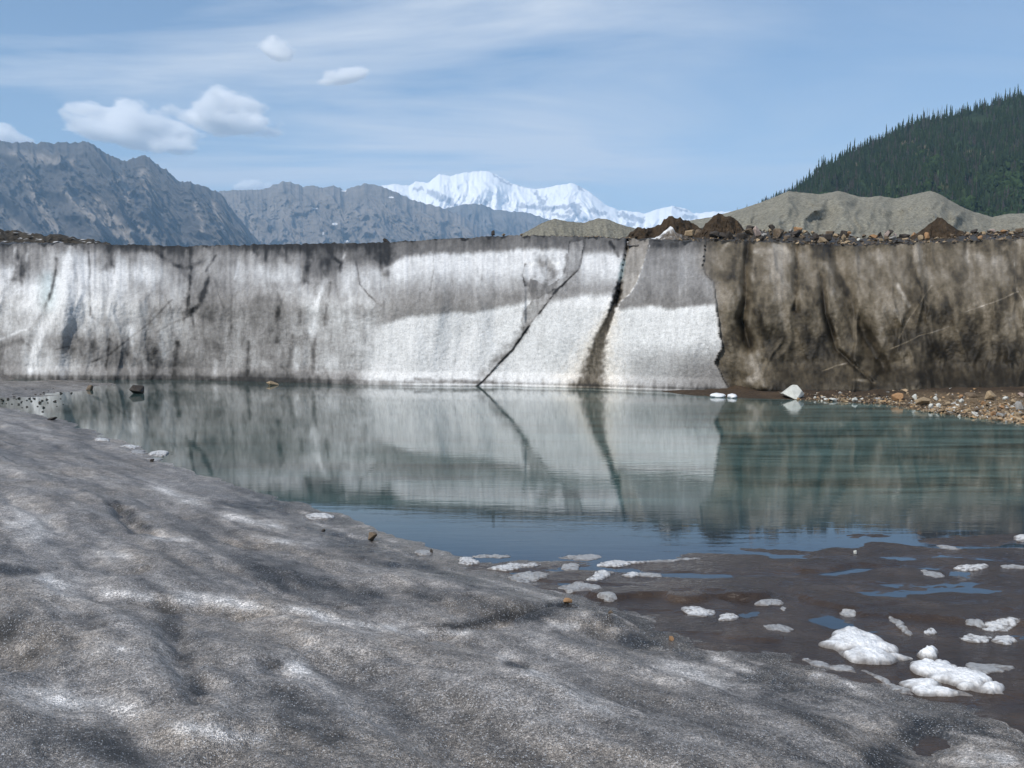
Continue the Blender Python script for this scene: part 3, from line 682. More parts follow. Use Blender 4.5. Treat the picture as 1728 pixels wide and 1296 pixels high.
o, _ = ridge_mesh('rocky_mountain', [(250,345),(330,330),(380,322),(440,321),(455,316),(480,305),(497,309),(510,315),(525,313),(545,318),(565,313),(582,321),(600,314),(615,310),(637,312),(655,320),(690,335),(720,345),(745,350),(780,365),(810,385),(840,405),(880,430),(920,470)],
    5600, 1500, 230, M_ROCKFACE, tone_rock((.175, .155, .135), [(580,322,5,1.6),(531,352,6,1.3),(565,378,5,2.2),(545,394,1.6,2.5),(586,407,5,1.6),(660,333,5,1.2)]), nu=560, nt=200, shear=90, wl=80, seed=230, jag=2.2, vlen=2.4)
tag(o, 'grey brown rocky mountain in the valley middle with a few small snow patches', 'mountain', kind='structure')
o, _ = ridge_mesh('rocky_mountain', [(660,395),(700,372),(740,352),(760,350),(790,344),(815,345),(835,355),(870,357),(900,362),(925,370),(960,385),(1000,402),(1060,430)],
    6800, 1200, 330, M_ROCKFACE, tone_rock((.14, .13, .12)), nu=300, nt=100, shear=60, wl=60, seed=250, jag=1.6, vlen=1.8)
tag(o, 'low bluish rocky ridge in front of the snow covered peak', 'mountain', kind='structure')
def tone_snow(px, t, rl, rl2, X, Y, Z):
    qx, qy = project(X, Y, Z)
    wq = qx + 9 * fbm(qx / 12, qy / 9, 3, 331); wr = qy + 6 * fbm(qx / 8, qy / 12, 3, 332)
    m = np.zeros(px.shape)
    for pts, w in [([(725,325),(760,340),(770,350)],6),([(700,320),(712,318)],4),([(905,326),(912,340),(915,350)],3.5),([(922,332),(916,345)],2.6),([(880,348),(930,352),(975,346)],4.5),([(960,358),(978,350),(972,362)],4),([(1000,355),(1020,362)],5),([(930,362),(960,366)],3),
                   ([(1048,362),(1080,372)],6),([(975,313),(985,322)],2),([(830,294),(848,304),(866,312)],1.8),([(1140,352),(1160,356)],2.2),([(1155,366),(1175,368)],4),([(985,370),(1040,385),(1070,378)],4),([(815,338),(822,345)],2.5),([(640,322),(690,335)],3)]:
        d, _ = seg_dist(wq, wr, pts); m = np.maximum(m, np.exp(-(d / w) ** 2))
    m = ss(.35, .6, m + .25 * fbm(qx / 5, qy / 5, 3, 333))
    return lerp(np.array([.92, .92, .93]), np.array([.44, .45, .48]), m[..., None])
o, _ = ridge_mesh('snow_mountain', [(480,372),(560,340),(620,321),(645,313),(665,310),(690,313),(703,305),(722,310),(728,305),(740,294),(760,297),(775,293),(800,289),(820,288),(835,293),(850,302),(865,310),(885,316),(905,319),(940,313),(966,309),(985,318),(1000,328),(1020,345),(1045,355),(1075,358),(1090,360),(1110,353),(1135,348),(1155,351),(1170,360),(1200,357),(1230,357),(1280,368),(1400,390),(1500,420)],
    9000, 1500, 330, M_SNOW, tone_snow, nu=640, nt=160, shear=-30, wl=95, seed=270, jag=1.3, vlen=1.4)
tag(o, 'bright snow covered peak on the horizon with blue grey rock bands', 'mountain', kind='structure')

def tone_gravel(base):
    def f(px, t, rl, rl2, X, Y, Z):
        n = fbm(X / 6, Y / 6, 4, 341); n2 = fbm(X / 1.2, Y / 1.2, 3, 342)
        return np.array(base) * (1 + .18 * n[..., None] + .22 * n2[..., None])
    return f
o, _ = ridge_mesh('gravel_hill', [(840,410),(870,401),(890,390),(915,376),(935,369),(960,374),(985,376),(1010,368),(1025,370),(1050,380),(1080,387),(1110,398),(1150,410)],
    170, 30, 3, M_GRAVEL, tone_gravel((.185, .175, .14)), nu=200, nt=70, wl=50, seed=280, jag=.6, zbase=4.5)
tag(o, 'low olive gravel mound with two humps behind the middle of the cliff', 'gravel mound', kind='structure')
o, _ = ridge_mesh('gravel_hill', [(1060,400),(1100,384),(1150,374),(1200,366),(1230,358),(1260,350),(1300,335),(1330,323),(1355,325),(1385,328),(1415,323),(1430,326),(1450,332),(1470,333),(1485,331),(1510,335),(1545,327),(1570,322),(1590,330),(1620,348),(1640,357),(1675,366),(1700,361),(1728,360),(1800,366),(1900,352),(2200,350)],
    140, 55, 7, M_GRAVEL, tone_gravel((.215, .205, .165)), nu=420, nt=130, wl=110, seed=291, jag=.5, zbase=4.0, shear=-40, vlen=.7)
tag(o, 'big grey gravel moraine hill with rounded crests below the forested slope', 'gravel mound', kind='structure')

# ------------------------------------------------------------------ forested hill
HILL = [(1150,380),(1200,366),(1250,356),(1300,341),(1340,322),(1360,305),(1390,284),(1420,268),(1450,251),(1500,228),(1550,206),(1600,197),(1650,184),(1700,168),(1728,163),(1900,122),(2200,80),(2500,70)]
def tone_hill(px, t, rl, rl2, X, Y, Z):
    n = fbm(X / 40, Z / 30, 4, 351)
    c = lerp(np.array([.020, .034, .014]), np.array([.045, .075, .026]), ss(-.3, .4, n + .5 - t)[..., None])
    soil = ss(.28, .45, fbm(X / 28, Z / 22, 3, 352))
    return lerp(c, np.array([.15, .115, .08]), (.7 * soil)[..., None])
HD = 950.0
o, HG = ridge_mesh('forested_hill', HILL, HD, 420, 60, M_HILL, tone_hill, nu=420, nt=150, wl=90, seed=300, jag=.8, zbase=-1, shear=40)
tag(o, 'steep hillside covered with dark conifers rising at the right edge', 'hillside', kind='structure')

def spruce_arrays(rng, layers=7, sides=7, droop=.5, wid=.13):
    V, Fc = [], []
    for k in range(layers):
        z0 = .08 + .86 * k / layers; z1 = min(1.0, z0 + 1.9 / layers)
        r = wid * (1 - .93 * k / layers) * rng.uniform(.75, 1.2)
        b = len(V); V.append((rng.uniform(-.01, .01), rng.uniform(-.01, .01), z1))
        m = sides * 2
        for j in range(m):
            a = 2 * math.pi * j / m + rng.uniform(-.2, .2) + k
            rr = r * (rng.uniform(.75, 1.25) if j % 2 else rng.uniform(.25, .5))
            V.append((rr * math.cos(a), rr * math.sin(a), z0 - (.05 * droop if j % 2 else -.02)))
        for j in range(m): Fc.append((b, b + 1 + j, b + 1 + (j + 1) % m))
    return np.array(V), np.array(Fc)
def trunk_arrays(h=1.0, r=.014, sides=6, branches=0, rng=None):
    V, Fc = [], []
    for z, q in ((-.06, r), (h, r * .25)):
        for j in range(sides):
            a = 2 * math.pi * j / sides; V.append((q * math.cos(a), q * math.sin(a), z))
    for j in range(sides):
        k = (j + 1) % sides
        Fc += [(j, k, sides + k), (j, sides + k, sides + j)]
    for i in range(branches):
        z = rng.uniform(.25, .95) * h; a = rng.uniform(0, 6.28); L = .09 * (1.1 - z); w = .006; b = len(V)
        c, s_ = math.cos(a), math.sin(a)
        V += [(0, 0, z - w), (0, 0, z + w), (c * L - s_ * w, s_ * L + c * w, z - .02), (-s_ * w, c * w, z)]
        Fc += [(b, b + 1, b + 2), (b + 1, b + 3, b + 2), (b, b + 2, b + 3)]
    return np.array(V), np.array(Fc)

def hill_point(u, t):
    px, tt, X, Y, Z, nt = HG
    i = np.interp(u, px[:, 0], np.arange(px.shape[0])); j = t * (nt - 1)
    a, b = int(i), int(j); a = min(a, X.shape[0] - 2); b = min(b, nt - 2); fa, fb = i - a, j - b
    def g(M): return (M[a, b] * (1 - fa) + M[a + 1, b] * fa) * (1 - fb) + (M[a, b + 1] * (1 - fa) + M[a + 1, b + 1] * fa) * fb
    return float(g(X)), float(g(Y)), float(g(Z))

def build_forest():
    rng = random.Random(5)
    crowns, trunks = [], []
    for k in range(5):
        v, f = spruce_arrays(rng, 7 + k % 3, 6, .5, .10 + .02 * (k % 3))
        o = raw_obj('crown', v, f, M_CROWN, smooth=False); crowns.append(o.data); bpy.data.objects.remove(o)
    v, f = trunk_arrays(.95); o = raw_obj('trunk', v, f, M_BARK); tm = o.data; bpy.data.objects.remove(o)
    snags = []
    for k in range(3):
        v, f = trunk_arrays(1, .016, 5, 14, rng); o = raw_obj('dead_tree', v, f, M_BARK); snags.append(o.data); bpy.data.objects.remove(o)
    def tree(u, t, h, label, group):
        x, y, z = hill_point(u, t)
        e = bpy.data.objects.new('spruce_tree', None); COL.objects.link(e)
        e.location = (x, y, z - .3); e.rotation_euler = (rng.uniform(-.03, .03), rng.uniform(-.03, .03), rng.uniform(0, 6.28)); e.scale = (h, h, h)
        e.empty_display_size = .1
        for nm, me in (('crown', rng.choice(crowns)), ('trunk', tm)):
            c = bpy.data.objects.new(nm, me); COL.objects.link(c); c.parent = e
        tag(e, label, 'tree', group)
    px0, px1 = 1244, 1740
    u = px0
    n = 0
    while u < px1 and n < 150:
        h = rng.choice([4, 6, 7, 8, 9, 10, 12, 14]) * (.42 + .58 * ss(1260, 1400, u))
        tree(u, rng.uniform(.955, 1.0), h, 'narrow dark spruce breaking the skyline of the forested hill', 'spruces along the hill skyline')
        u += rng.uniform(1.6, 4.9) * (1 + 1.6 * (1 - ss(1260, 1350, u))); n += 1
    for k in range(110):
        u = rng.uniform(1330, 1735)
        tree(u, rng.uniform(.45, .93), rng.uniform(7, 12), 'narrow dark spruce standing out on the face of the forested hill', 'spruces on the hill face')
    for k in range(36):
        uu = rng.choice([rng.uniform(1555, 1590), rng.uniform(1350, 1735)]); t = rng.uniform(.9, .99) if uu < 1590 and uu > 1555 else rng.uniform(.5, .97)
        x, y, z = hill_point(uu, t)
        o = bpy.data.objects.new('dead_tree', rng.choice(snags)); COL.objects.link(o)
        o.location = (x, y, z - .3); o.scale = (1.2 * 14, 1.2 * 14, rng.uniform(11, 17)); o.rotation_euler = (0, rng.uniform(-.05, .05), rng.uniform(0, 6))
        tag(o, 'bare grey dead tree trunk among the conifers of the forested hill', 'dead tree', 'dead trees on the forested hill')
    # the rest of the wood, which reads as one mass
    VV, FF, CC = [], [], []; base = 0
    sp = [spruce_arrays(rng, 5, 4, .5, .12 + .02 * k) for k in range(4)]
    bm = bmesh.new(); bmesh.ops.create_icosphere(bm, subdivisions=2, radius=1)
    iv = np.array([q.co[:] for q in bm.verts]); ifc = np.array([[w.index for w in q.verts] for q in bm.faces]); bm.free()
    R = np.random.RandomState(8)
    for k in range(12000):
        u = R.uniform(1285, 1960); t = 1 - R.uniform(0, 1) ** 1.0 * .78
        x, y, z = hill_point(u, t)
        dens = fbm(np.array([x / 45]), np.array([z / 32]), 3, 361)[0]
        decid = R.rand() < ss(-.15, .5, dens + (.5 - t) * 1.2) * .75
        if dens < -.34 and R.rand() < .8: continue
        if decid:
            s = R.uniform(1.6, 3.4); v = iv * (1 + .35 * R.uniform(-1, 1, (len(iv), 1))) * np.array([s, s, s * R.uniform(.8, 1.3)]) + (x, y, z + s * .6); f = ifc
            g = R.uniform(.55, 1.25); c = np.array([.031, .052, .019]) * g
        else:
            h = R.uniform(4, 9.5); a = R.uniform(0, 6.28)
            v, f = sp[R.randint(4)]; ca, sa = math.cos(a), math.sin(a)
            v = np.stack([v[:, 0] * ca - v[:, 1] * sa, v[:, 0] * sa + v[:, 1] * ca, v[:, 2]], 1) * h + (x, y, z - .3)
            g = R.uniform(.6, 1.4); c = np.array([.025, .041, .017]) * g if R.rand() > .16 else np.array([.055, .05, .045])
        VV.append(v); FF.append(f + base); CC.append(np.tile(c, (len(v), 1))); base += len(v)
    o = raw_obj('forest', np.concatenate(VV), np.concatenate(FF), mat_attr('forest_foliage', .6, .4, bump=.4, bdist=.4, spec=.1), np.concatenate(CC), smooth=False)
    tag(o, 'dense mixed wood of conifers and green bushes covering the hillside', 'forest', kind='stuff')
build_forest()

# ------------------------------------------------------------------ rocks
def rock_data(seed, flat=.7):
    r = np.random.RandomState(seed)
    bm = bmesh.new()
    for k in range(r.randint(11, 17)):
        v = r.normal(size=3); v /= np.linalg.norm(v)
        v = np.sign(v) * np.abs(v) ** .8 * r.uniform(.8, 1.05)
        bm.verts.new((v[0], v[1], v[2] * flat))
    bmesh.ops.convex_hull(bm, input=bm.verts)
    for v in [v for v in bm.verts if not v.link_faces]: bm.verts.remove(v)
    bmesh.ops.bevel(bm, geom=list(bm.edges), offset=.045, segments=1, affect='EDGES')
    me = bpy.data.meshes.new('rock'); bm.to_mesh(me); bm.free()
    mx = np.abs(np.array([v.co[:] for v in me.vertices]))
    return me, mx.max(0)
ROCKS = [rock_data(900 + i, .75 if i % 3 else 1.0) for i in range(14)]
ROCKD = {}
def rock_at(x, y, z, w, h, kind, label, group=None, seed=0, depth=.9, sink=.2, name='rock'):
    r = random.Random(seed)
    k = r.randrange(len(ROCKS)); me, mx = ROCKS[k]
    if (k, kind) not in ROCKD:
        m2 = me.copy(); m2.materials.clear(); m2.materials.append(ROCKM[kind]); ROCKD[(k, kind)] = m2
    o = bpy.data.objects.new(name, ROCKD[(k, kind)]); COL.objects.link(o)
    o.scale = (w / 2 / mx[0], w / 2 * depth / mx[1], h / 2 / mx[2])
    o.location = (x, y, z + h / 2 * (1 - sink))
    o.rotation_euler = (r.uniform(-.12, .12), r.uniform(-.2, .2), r.uniform(-.5, .5) + r.choice([0, math.pi]))
    return tag(o, label, 'rock', group)

CNAME = {'tan': 'tan', 'orange': 'orange brown', 'dark': 'dark brown', 'brown': 'brown', 'grey': 'grey', 'pale': 'pale', 'pink': 'pinkish tan'}
RIM = [(1164,394,17,11,'tan'),(1179,392,15,11,'brown'),(1205,397,17,13,'dark'),(1232,396,20,13,'dark'),(1219,398,15,10,'dark'),(1252,399,19,11,'dark'),(1264,392,17,11,'brown'),(1278,391,15,18,'pink'),(1266,381,17,10,'dark'),(1301,378,12,10,'dark'),
 (1314,394,21,14,'brown'),(1345,386,17,11,'orange'),(1343,395,19,11,'dark'),(1286,405,10,10,'dark'),(1300,390,9,7,'tan'),(1359,388,10,7,'tan'),(1377,399,13,11,'dark'),(1388,404,15,9,'tan'),(1370,390,9,6,'tan'),(1326,401,10,7,'brown'),
 (1428,384,15,10,'orange'),(1425,392,16,10,'dark'),(1424,402,8,12,'tan'),(1400,390,15,9,'brown'),(1396,401,17,12,'dark'),(1410,395,9,6,'tan'),(1430,409,10,5,'tan'),(1423,415,9,5,'tan'),(1436,396,8,5,'grey'),(1449,405,7,5,'pale'),
 (1473,400,15,7,'orange'),(1496,387,9,12,'pink'),(1501,394,15,13,'dark'),(1506,402,12,7,'grey'),(1496,401,9,8,'brown'),(1526,399,20,7,'dark'),(1541,396,9,8,'orange'),(1553,401,9,9,'tan'),(1564,398,10,12,'orange'),(1510,388,5,7,'pink'),
 (1644,388,14,7,'dark'),(1673,390,13,6,'pink'),(1693,391,11,6,'orange'),(1720,389,14,8,'brown'),(1654,401,10,6,'orange'),(1604,398,10,7,'brown'),(1620,386,8,6,'tan'),(1680,396,9,5,'tan'),(1705,394,10,5,'tan'),(1632,397,9,5,'brown'),
 (1240,384,9,6,'brown'),(1290,397,10,7,'grey'),(1355,400,9,6,'brown'),(1333,388,8,6,'grey'),(1458,397,8,5,'brown'),(1487,405,8,5,'tan'),(1580,402,9,5,'tan'),(1660,393,8,5,'tan'),(652,407,13,8,'dark'),(832,391,7,9,'dark'),(880,396,5,4,'brown'),(850,396,7,4,'tan')]
BIG = {0:'big tan boulder sitting on dirty ice left of the dark rocks on the rim', 1:'olive brown rock right beside the big tan boulder on the rim', 2:'upright dark rock in front of the second dirt mound', 3:'widest black brown boulder below the peaked dirt mound',
 7:'tall pinkish tan slab standing upright on the rubble rim', 9:'small dark block perched highest on the rim against the gravel hill', 10:'broad brown boulder right of the pinkish upright slab', 11:'orange tan block on the rim right of the broad brown boulder',
 20:'orange block stacked on a dark rock on the rim', 21:'dark rock carrying an orange block on the rim', 22:'narrow tan stone just below the orange and dark stacked pair', 30:'long flat orange slab left of the leaning pink and dark pair', 31:'pinkish stone leaning behind a dark rock on the rim', 32:'dark tilted rock in front of a pinkish stone on the rim',
 33:'light grey stone below the dark tilted rock on the rim', 35:'long dark slab at the left foot of the lone brown dirt cone', 36:'orange tan stone against the left foot of the lone dirt cone', 37:'pale tan stone left of the orange pointed stone below the lone dirt cone', 38:'orange pointed stone in front of the lone dirt cone',
 40:'flat dark rock right of the lone dirt cone', 41:'flat pinkish stone near the right end of the rim', 43:'brown rock at the far right end of the rubble rim', 58:'lone dark stone on the clean lip above the grey cliff', 59:'small upright dark stone on the pebbly lip in the middle'}
def rim_point(px, py, h_px):
    lx, ly, lz = (float(v) for v in LIP(px))
    bot = py + h_px / 2
    best = None
    for bk in np.linspace(.1, 4.2, 42):
        z = float(rim_z(np.array(float(px)), bk, np.array(lx), np.array(ly), np.array(lz)))
        Y = ly + bk; x = lx * Y / ly
        q = float(project(np.array(x), np.array(Y), np.array(z))[1])
        e = abs(q - bot) + .15 * bk
        if best is None or e < best[0]: best = (e, x, Y, z)
    return best[1:]
for i, (px, py, w, h, k) in enumerate(RIM):
    x, Y, z = rim_point(px, py, h)
    s = Y / F
    lab = BIG.get(i)
    if lab: rock_at(x, Y, z, w * s, h * s * 1.15, k, lab, 'rocks on the cliff rim', 40 + i, sink=.1)
    else: rock_at(x, Y, z, w * s, h * s * 1.15, k, 'middling %s rock among the rubble along the brown cliff rim' % CNAME[k], '%s rubble rocks on the rim' % CNAME[k], 40 + i, sink=.1)

def rubble(name, pts, label, cat):
    VV, FF, CC, base = [], [], [], 0
    R = np.random.RandomState(77)
    shapes = []
    for i in range(6):
        bm = bmesh.new()
        for k in range(9):
            v = R.normal(size=3); v /= np.linalg.norm(v); bm.verts.new(v * R.uniform(.7, 1.0))
        bmesh.ops.convex_hull(bm, input=bm.verts)
        for v in [v for v in bm.verts if not v.link_faces]: bm.verts.remove(v)
        bmesh.ops.triangulate(bm, faces=bm.faces)
        bm.verts.index_update()
        shapes.append((np.array([v.co[:] for v in bm.verts]), np.array([[q.index for q in f.verts] for f in bm.faces]))); bm.free()
    pal = [(.33,.25,.16),(.33,.215,.115),(.06,.05,.042),(.15,.115,.08),(.28,.27,.25),(.5,.49,.45),(.09,.07,.05),(.3,.22,.14)]
    for x, y, z, s, ci in pts:
        v, f = shapes[R.randint(6)]
        a = R.uniform(0, 6.28); ca, sa = math.cos(a), math.sin(a)
        sc = s * R.uniform(.6, 1.4, 3) * (1, 1, .6)
        q = v * sc; q = np.stack([q[:, 0] * ca - q[:, 1] * sa, q[:, 0] * sa + q[:, 1] * ca, q[:, 2]], 1) + (x, y, z)
        c = np.array(pal[ci if ci is not None else R.randint(8)]) * R.uniform(.7, 1.25)
        VV.append(q); FF.append(f + base); CC.append(np.tile(c, (len(v), 1))); base += len(v)
    o = raw_obj(name, np.concatenate(VV), np.concatenate(FF), mat_attr(name + '_stone', 12, .3, bump=.3, bdist=.02), np.concatenate(CC), smooth=False)
    return tag(o, label, cat, kind='stuff')
R0 = np.random.RandomState(3)
pts = []
for k in range(3200):
    px = R0.uniform(1140, 2300) if k < 2300 else R0.uniform(790, 1070)
    lx, ly, lz = (float(v) for v in LIP(px))
    bk = R0.uniform(-.15, 4.5) ** 1.0 if k < 2300 else R0.uniform(0.2, 3)
    Y = ly + bk
    zr = float(rim_z(np.array(px), max(bk, 0), np.array(lx), np.array(ly), np.array(lz)))
    size = abs(R0.normal(0, .055)) + .02 if k < 2300 else R0.uniform(.015, .05)
    pts.append((lx * Y / ly, Y, zr + size * .2, size, R0.choice([3, 6, 2, 7, 3, 6, 0, 2, 6]) if k < 2300 or R0.rand() < .6 else R0.choice([4, 0, 1])))
rubble('rubble', pts, 'loose tan and brown rubble scattered along the top of the cliff', 'rubble')

# dirt mounds on the rim
def tone_dirt(px, t, rl, rl2, X, Y, Z):
    n = fbm(X / .35, Z / .3, 4, 371)
    return np.array([.050, .035, .022]) * (1 + .4 * n[..., None])
def mound(sil, back, depth, label, amp=.25, seed=400, tone=tone_dirt, mat=None, name='dirt_mound', jag=1.5, cat='dirt mound', zlow=.15):
    pxm = sum(p[0] for p in sil) / len(sil)
    lx, ly, lz = LIP(pxm)
    o, _ = ridge_mesh(name, sil, float(ly) + back + depth, depth, amp, mat or M_DIRT, tone, nu=120, nt=50, zbase=float(lz) - zlow, wl=16, seed=seed, jag=jag, vlen=1.5, back=1.0, reliefcrest=.4)
    return tag(o, label, cat)
mound([(1040,412),(1052,404),(1060,396),(1068,390),(1078,384),(1090,387),(1100,384),(1114,380),(1122,370),(1131,365),(1142,367),(1155,371),(1168,377),(1178,384),(1190,392),(1205,404)], 2.6, 1.3, 'ragged dark brown dirt mound with a white ice fin at the head of the crevice', .35, 401, jag=3)
mound([(1170,402),(1182,390),(1192,376),(1203,366),(1212,359),(1222,364),(1238,367),(1247,376),(1256,388),(1268,400)], 2.0, 1.2, 'peaked dark brown dirt mound behind the black boulders', .3, 402, jag=2)
mound([(1528,406),(1545,396),(1560,385),(1572,375),(1582,367),(1590,368),(1600,377),(1612,385),(1628,392),(1648,404)], 1.6, 1.2, 'lone brown dirt cone on the right part of the rim', .2, 403, jag=1.4)
def tone_fin(px, t, rl, rl2, X, Y, Z):
    n = fbm(px / 6, t * 5, 3, 372)
    k = np.clip(ss(.72, .95, t + .3 * n) * (1 - ss(1134, 1140, px)) + .3 * ss(.1, .4, n), 0, 1)
    return lerp(np.array([.13, .11, .09]), np.array([.66, .67, .68]), k[..., None])
mound([(1058,408),(1070,407),(1090,404),(1105,402),(1116,395),(1125,387),(1131,381),(1136,385),(1141,392),(1150,396),(1162,399),(1178,403),(1190,408)], 1.0, .9, 'thin white ice fin in front of the ragged dirt mound', .2, 404, tone_fin, M_WALL, 'ice_fin', 1.2, 'ice fin')
# debris ridge at the far left of the rim
def tone_debris(px, t, rl, rl2, X, Y, Z):
    n = fbm(X / .5, Y / .5, 4, 373); k = ss(.32, .42, fbm(X / .35, Z / .2, 3, 374))
    return lerp(np.array([.050, .043, .034]) * (1 + .4 * n[..., None]), np.array([.5, .5, .5]), k[..., None])
lx, ly, lz = LIP(60)
o, _ = ridge_mesh('debris_ridge', [(-640,372),(-300,378),(-80,384),(0,388),(25,390),(50,393),(80,397),(100,396),(118,399),(130,404),(150,404),(170,409),(200,414),(225,420)], float(ly) + 9, 5, .8, M_DIRT, tone_debris, nu=260, nt=60, zbase=float(lz) - .3, wl=22, seed=410, jag=3.5, vlen=1.5, reliefcrest=.5)
tag(o, 'dark rubbly debris ridge on top of the cliff at the left edge', 'debris ridge', kind='structure')

# ------------------------------------------------------------------ gravel beach under the brown cliff
BEACH = [(1120,661),(1140,664),(1180,668),(1240,671),(1300,673),(1400,677),(1500,683),(1560,694),(1640,704),(1728,714),(1900,735),(2300,780)]
def beach_frame(px):
    yb = smooth_interp(px, YBASE)
    _, Yw = plane_hit(px, yb)
    _, Yf = plane_hit(px, interp(px, BEACH))
    return Yf, Yw
def beach_z(s, px):
    return (interp(px, [(1120,.05),(1240,.22),(1340,.25),(1500,.30),(1728,.42),(2300,.6)])) * s ** 1.15
def build_beach():
    nu, nt = 520, 90
    px = np.linspace(1118, 2300, nu)[:, None]; s = np.linspace(-.35, 1.15, nt)[None, :]
    Yf, Yw = beach_frame(px)
    Y = Yf + (Yw - Yf) * s
    X = (px - CX) / F * Y / CT * 1.0
    a, yy, w = ray(px, 640.0 + 0 * px); X = a * Y / yy
    Z = np.where(s > 0, beach_z(np.clip(s, 0, 2), px), s * .5)
    Z = Z + .05 * fbm(X / .8, Y / .8, 4, 421) * ss(-.1, .25, s) + .012 * fbm(X / .12, Y / .12, 3, 422)
    n = fbm(X / .7, Y / .7, 4, 423)
    gr = ss(1480, 1600, px) * ss(.9, .4, s)
    c = lerp(np.array([.055, .038, .025]), np.array([.16, .115, .07]), np.clip(gr + .25 * n, 0, 1)[..., None]) * (1 + .3 * n[..., None])
    o = grid_obj('beach', X, Y, Z, mat_attr('beach_grit', 14, .55, bump=.8, bdist=.05), c)
    tag(o, 'narrow brown gravel beach at the foot of the brown cliff', 'beach', kind='structure')
build_beach()
def beach_point(px, py):
    Yf, Yw = (float(v) for v in beach_frame(np.array(float(px))))
    Y = Yf
    for k in range(12):
        s = (Y - Yf) / (Yw - Yf)
        z = float(beach_z(max(s, 0), np.array(float(px)))) if s > 0 else 0
        x2, y2 = plane_hit(px, py, z)
        Y = .5 * Y + .5 * float(y2)
    return float(x2), float(y2), max(z, 0)
BR = [(1514,676,21,12,'orange','orange angular rock at the water edge below the brown cliff'),(1543,677,9,11,'pale','round pale stone beside the long tan slab on the beach'),(1557,684,27,13,'tan','long tilted tan slab lying on the water edge'),(1571,690,9,9,'pale','pale triangular stone right of the long tan slab'),
 (1583,689,8,8,'pale','round white stone standing in the shallow water by the beach'),(1640,671,26,9,'brown','flat brown slab on top of the gravel beach'),(1621,673,10,7,'orange','small orange stone left of the flat brown slab on the beach'),(1623,681,9,8,'pale','white stone below the flat brown slab on the beach'),
 (1671,675,19,15,'tan','tan block tilted upward on the gravel beach'),(1722,671,11,8,'pink','pinkish stone at the back of the beach by the right edge'),(1721,692,17,15,'grey','dark grey slab leaning at the right end of the beach'),(1711,683,13,9,'tan','tan stone beside the leaning grey slab on the beach'),
 (1676,702,12,8,'orange','bright orange stone at the water edge on the right'),(1689,704,16,7,'grey','flat grey stone right of the bright orange one at the water edge'),(1716,703,11,8,'tan','tan stone at the water edge near the right border'),(1648,696,14,8,'brown','brown stone in the gravel at the water edge'),
 (1633,697,12,7,'tan','flat tan stone left of the brown one at the water edge'),(1442,679,10,8,'pale','small pale stone alone on the dark shore'),(1482,676,9,5,'grey','low grey stone left of the orange angular rock'),(1375,673,5,4,'pale','tiny pale stone right of the big pale boulder'),
 (1394,676,9,4,'pale','white flat stone right of the big pale boulder'),(1405,677,14,5,'pale','long pale stone on the narrow shore right of the boulder'),(1423,677,10,6,'tan','tan stone at the right end of the pale stone row'),(1578,676,8,7,'pale','pale stone behind the long tan slab'),(1600,684,9,6,'tan','tan stone right of the round white stone'),
 (1660,683,10,7,'orange','orange stone below the tilted tan block'),(1697,676,10,7,'pale','pale stone between the tilted block and the right edge'),(1605,672,9,6,'brown','brown stone at the back of the gravel left of the flat slab'),(1690,690,9,6,'orange','rusty stone in the middle of the gravel on the right')]
for i, (px, py, w, h, k, lab) in enumerate(BR):
    x, y, z = beach_point(px, py)
    s = y / F
    rock_at(x, y, z, w * s, h * s * 1.2, k, lab, 'rocks on the gravel beach', 140 + i, sink=.15)
pts = []
for k in range(3000):
    px = 1728 - abs(R0.normal(0, 150)) if k < 2200 else R0.uniform(1340, 2300)
    if px < 1340: continue
    if k < 2200 and R0.rand() < .25: px = 1728 + R0.uniform(0, 300)
    Yf, Yw = (float(v) for v in beach_frame(np.array(px)))
    s = abs(R0.normal(0, .3)) - .03
    Y = Yf + (Yw - Yf) * s
    a, yy, w = ray(px, 660.0)
    size = abs(R0.normal(0, .035)) + .018
    pts.append((float(a * Y / yy), Y, float(beach_z(max(s, 0), np.array(px))) + size * .3, size, R0.choice([0, 0, 1, 3, 3, 7, 7, 0, 6, 1, 4, 5, 7, 3])))
rubble('gravel', pts, 'tan and orange gravel heaped along the right water edge', 'gravel')

def boulder():
    x, y, z = beach_point(1339, 671.5)
    s = y / F
    bm = bmesh.new()
    for px, py, dy in [(1319,662,.0),(1330,653,-.05),(1337,647.5,.1),(1345,648,.1),(1351,657,-.05),(1357,663,.05),(1352,667,-.02),(1338,672,-.3),(1326,666,-.1),(1322,664,.5),(1340,650,.5),(1355,664,.5),(1338,671,.3)]:
        bm.verts.new(((px - 1339) * s, dy, (671.5 - py) * s))
    bmesh.ops.convex_hull(bm, input=bm.verts)
    for v in [v for v in bm.verts if not v.link_faces]: bm.verts.remove(v)
    bmesh.ops.bevel(bm, geom=list(bm.edges), offset=.012, segments=1, affect='EDGES')
    me = bpy.data.meshes.new('boulder'); bm.to_mesh(me); bm.free(); me.materials.append(ROCKM['pale'])
    o = bpy.data.objects.new('boulder', me); COL.objects.link(o); o.location = (x, y - .1, z - .03)
    tag(o, 'big pale angular boulder balanced at the water edge left of the beach', 'boulder')
boulder()

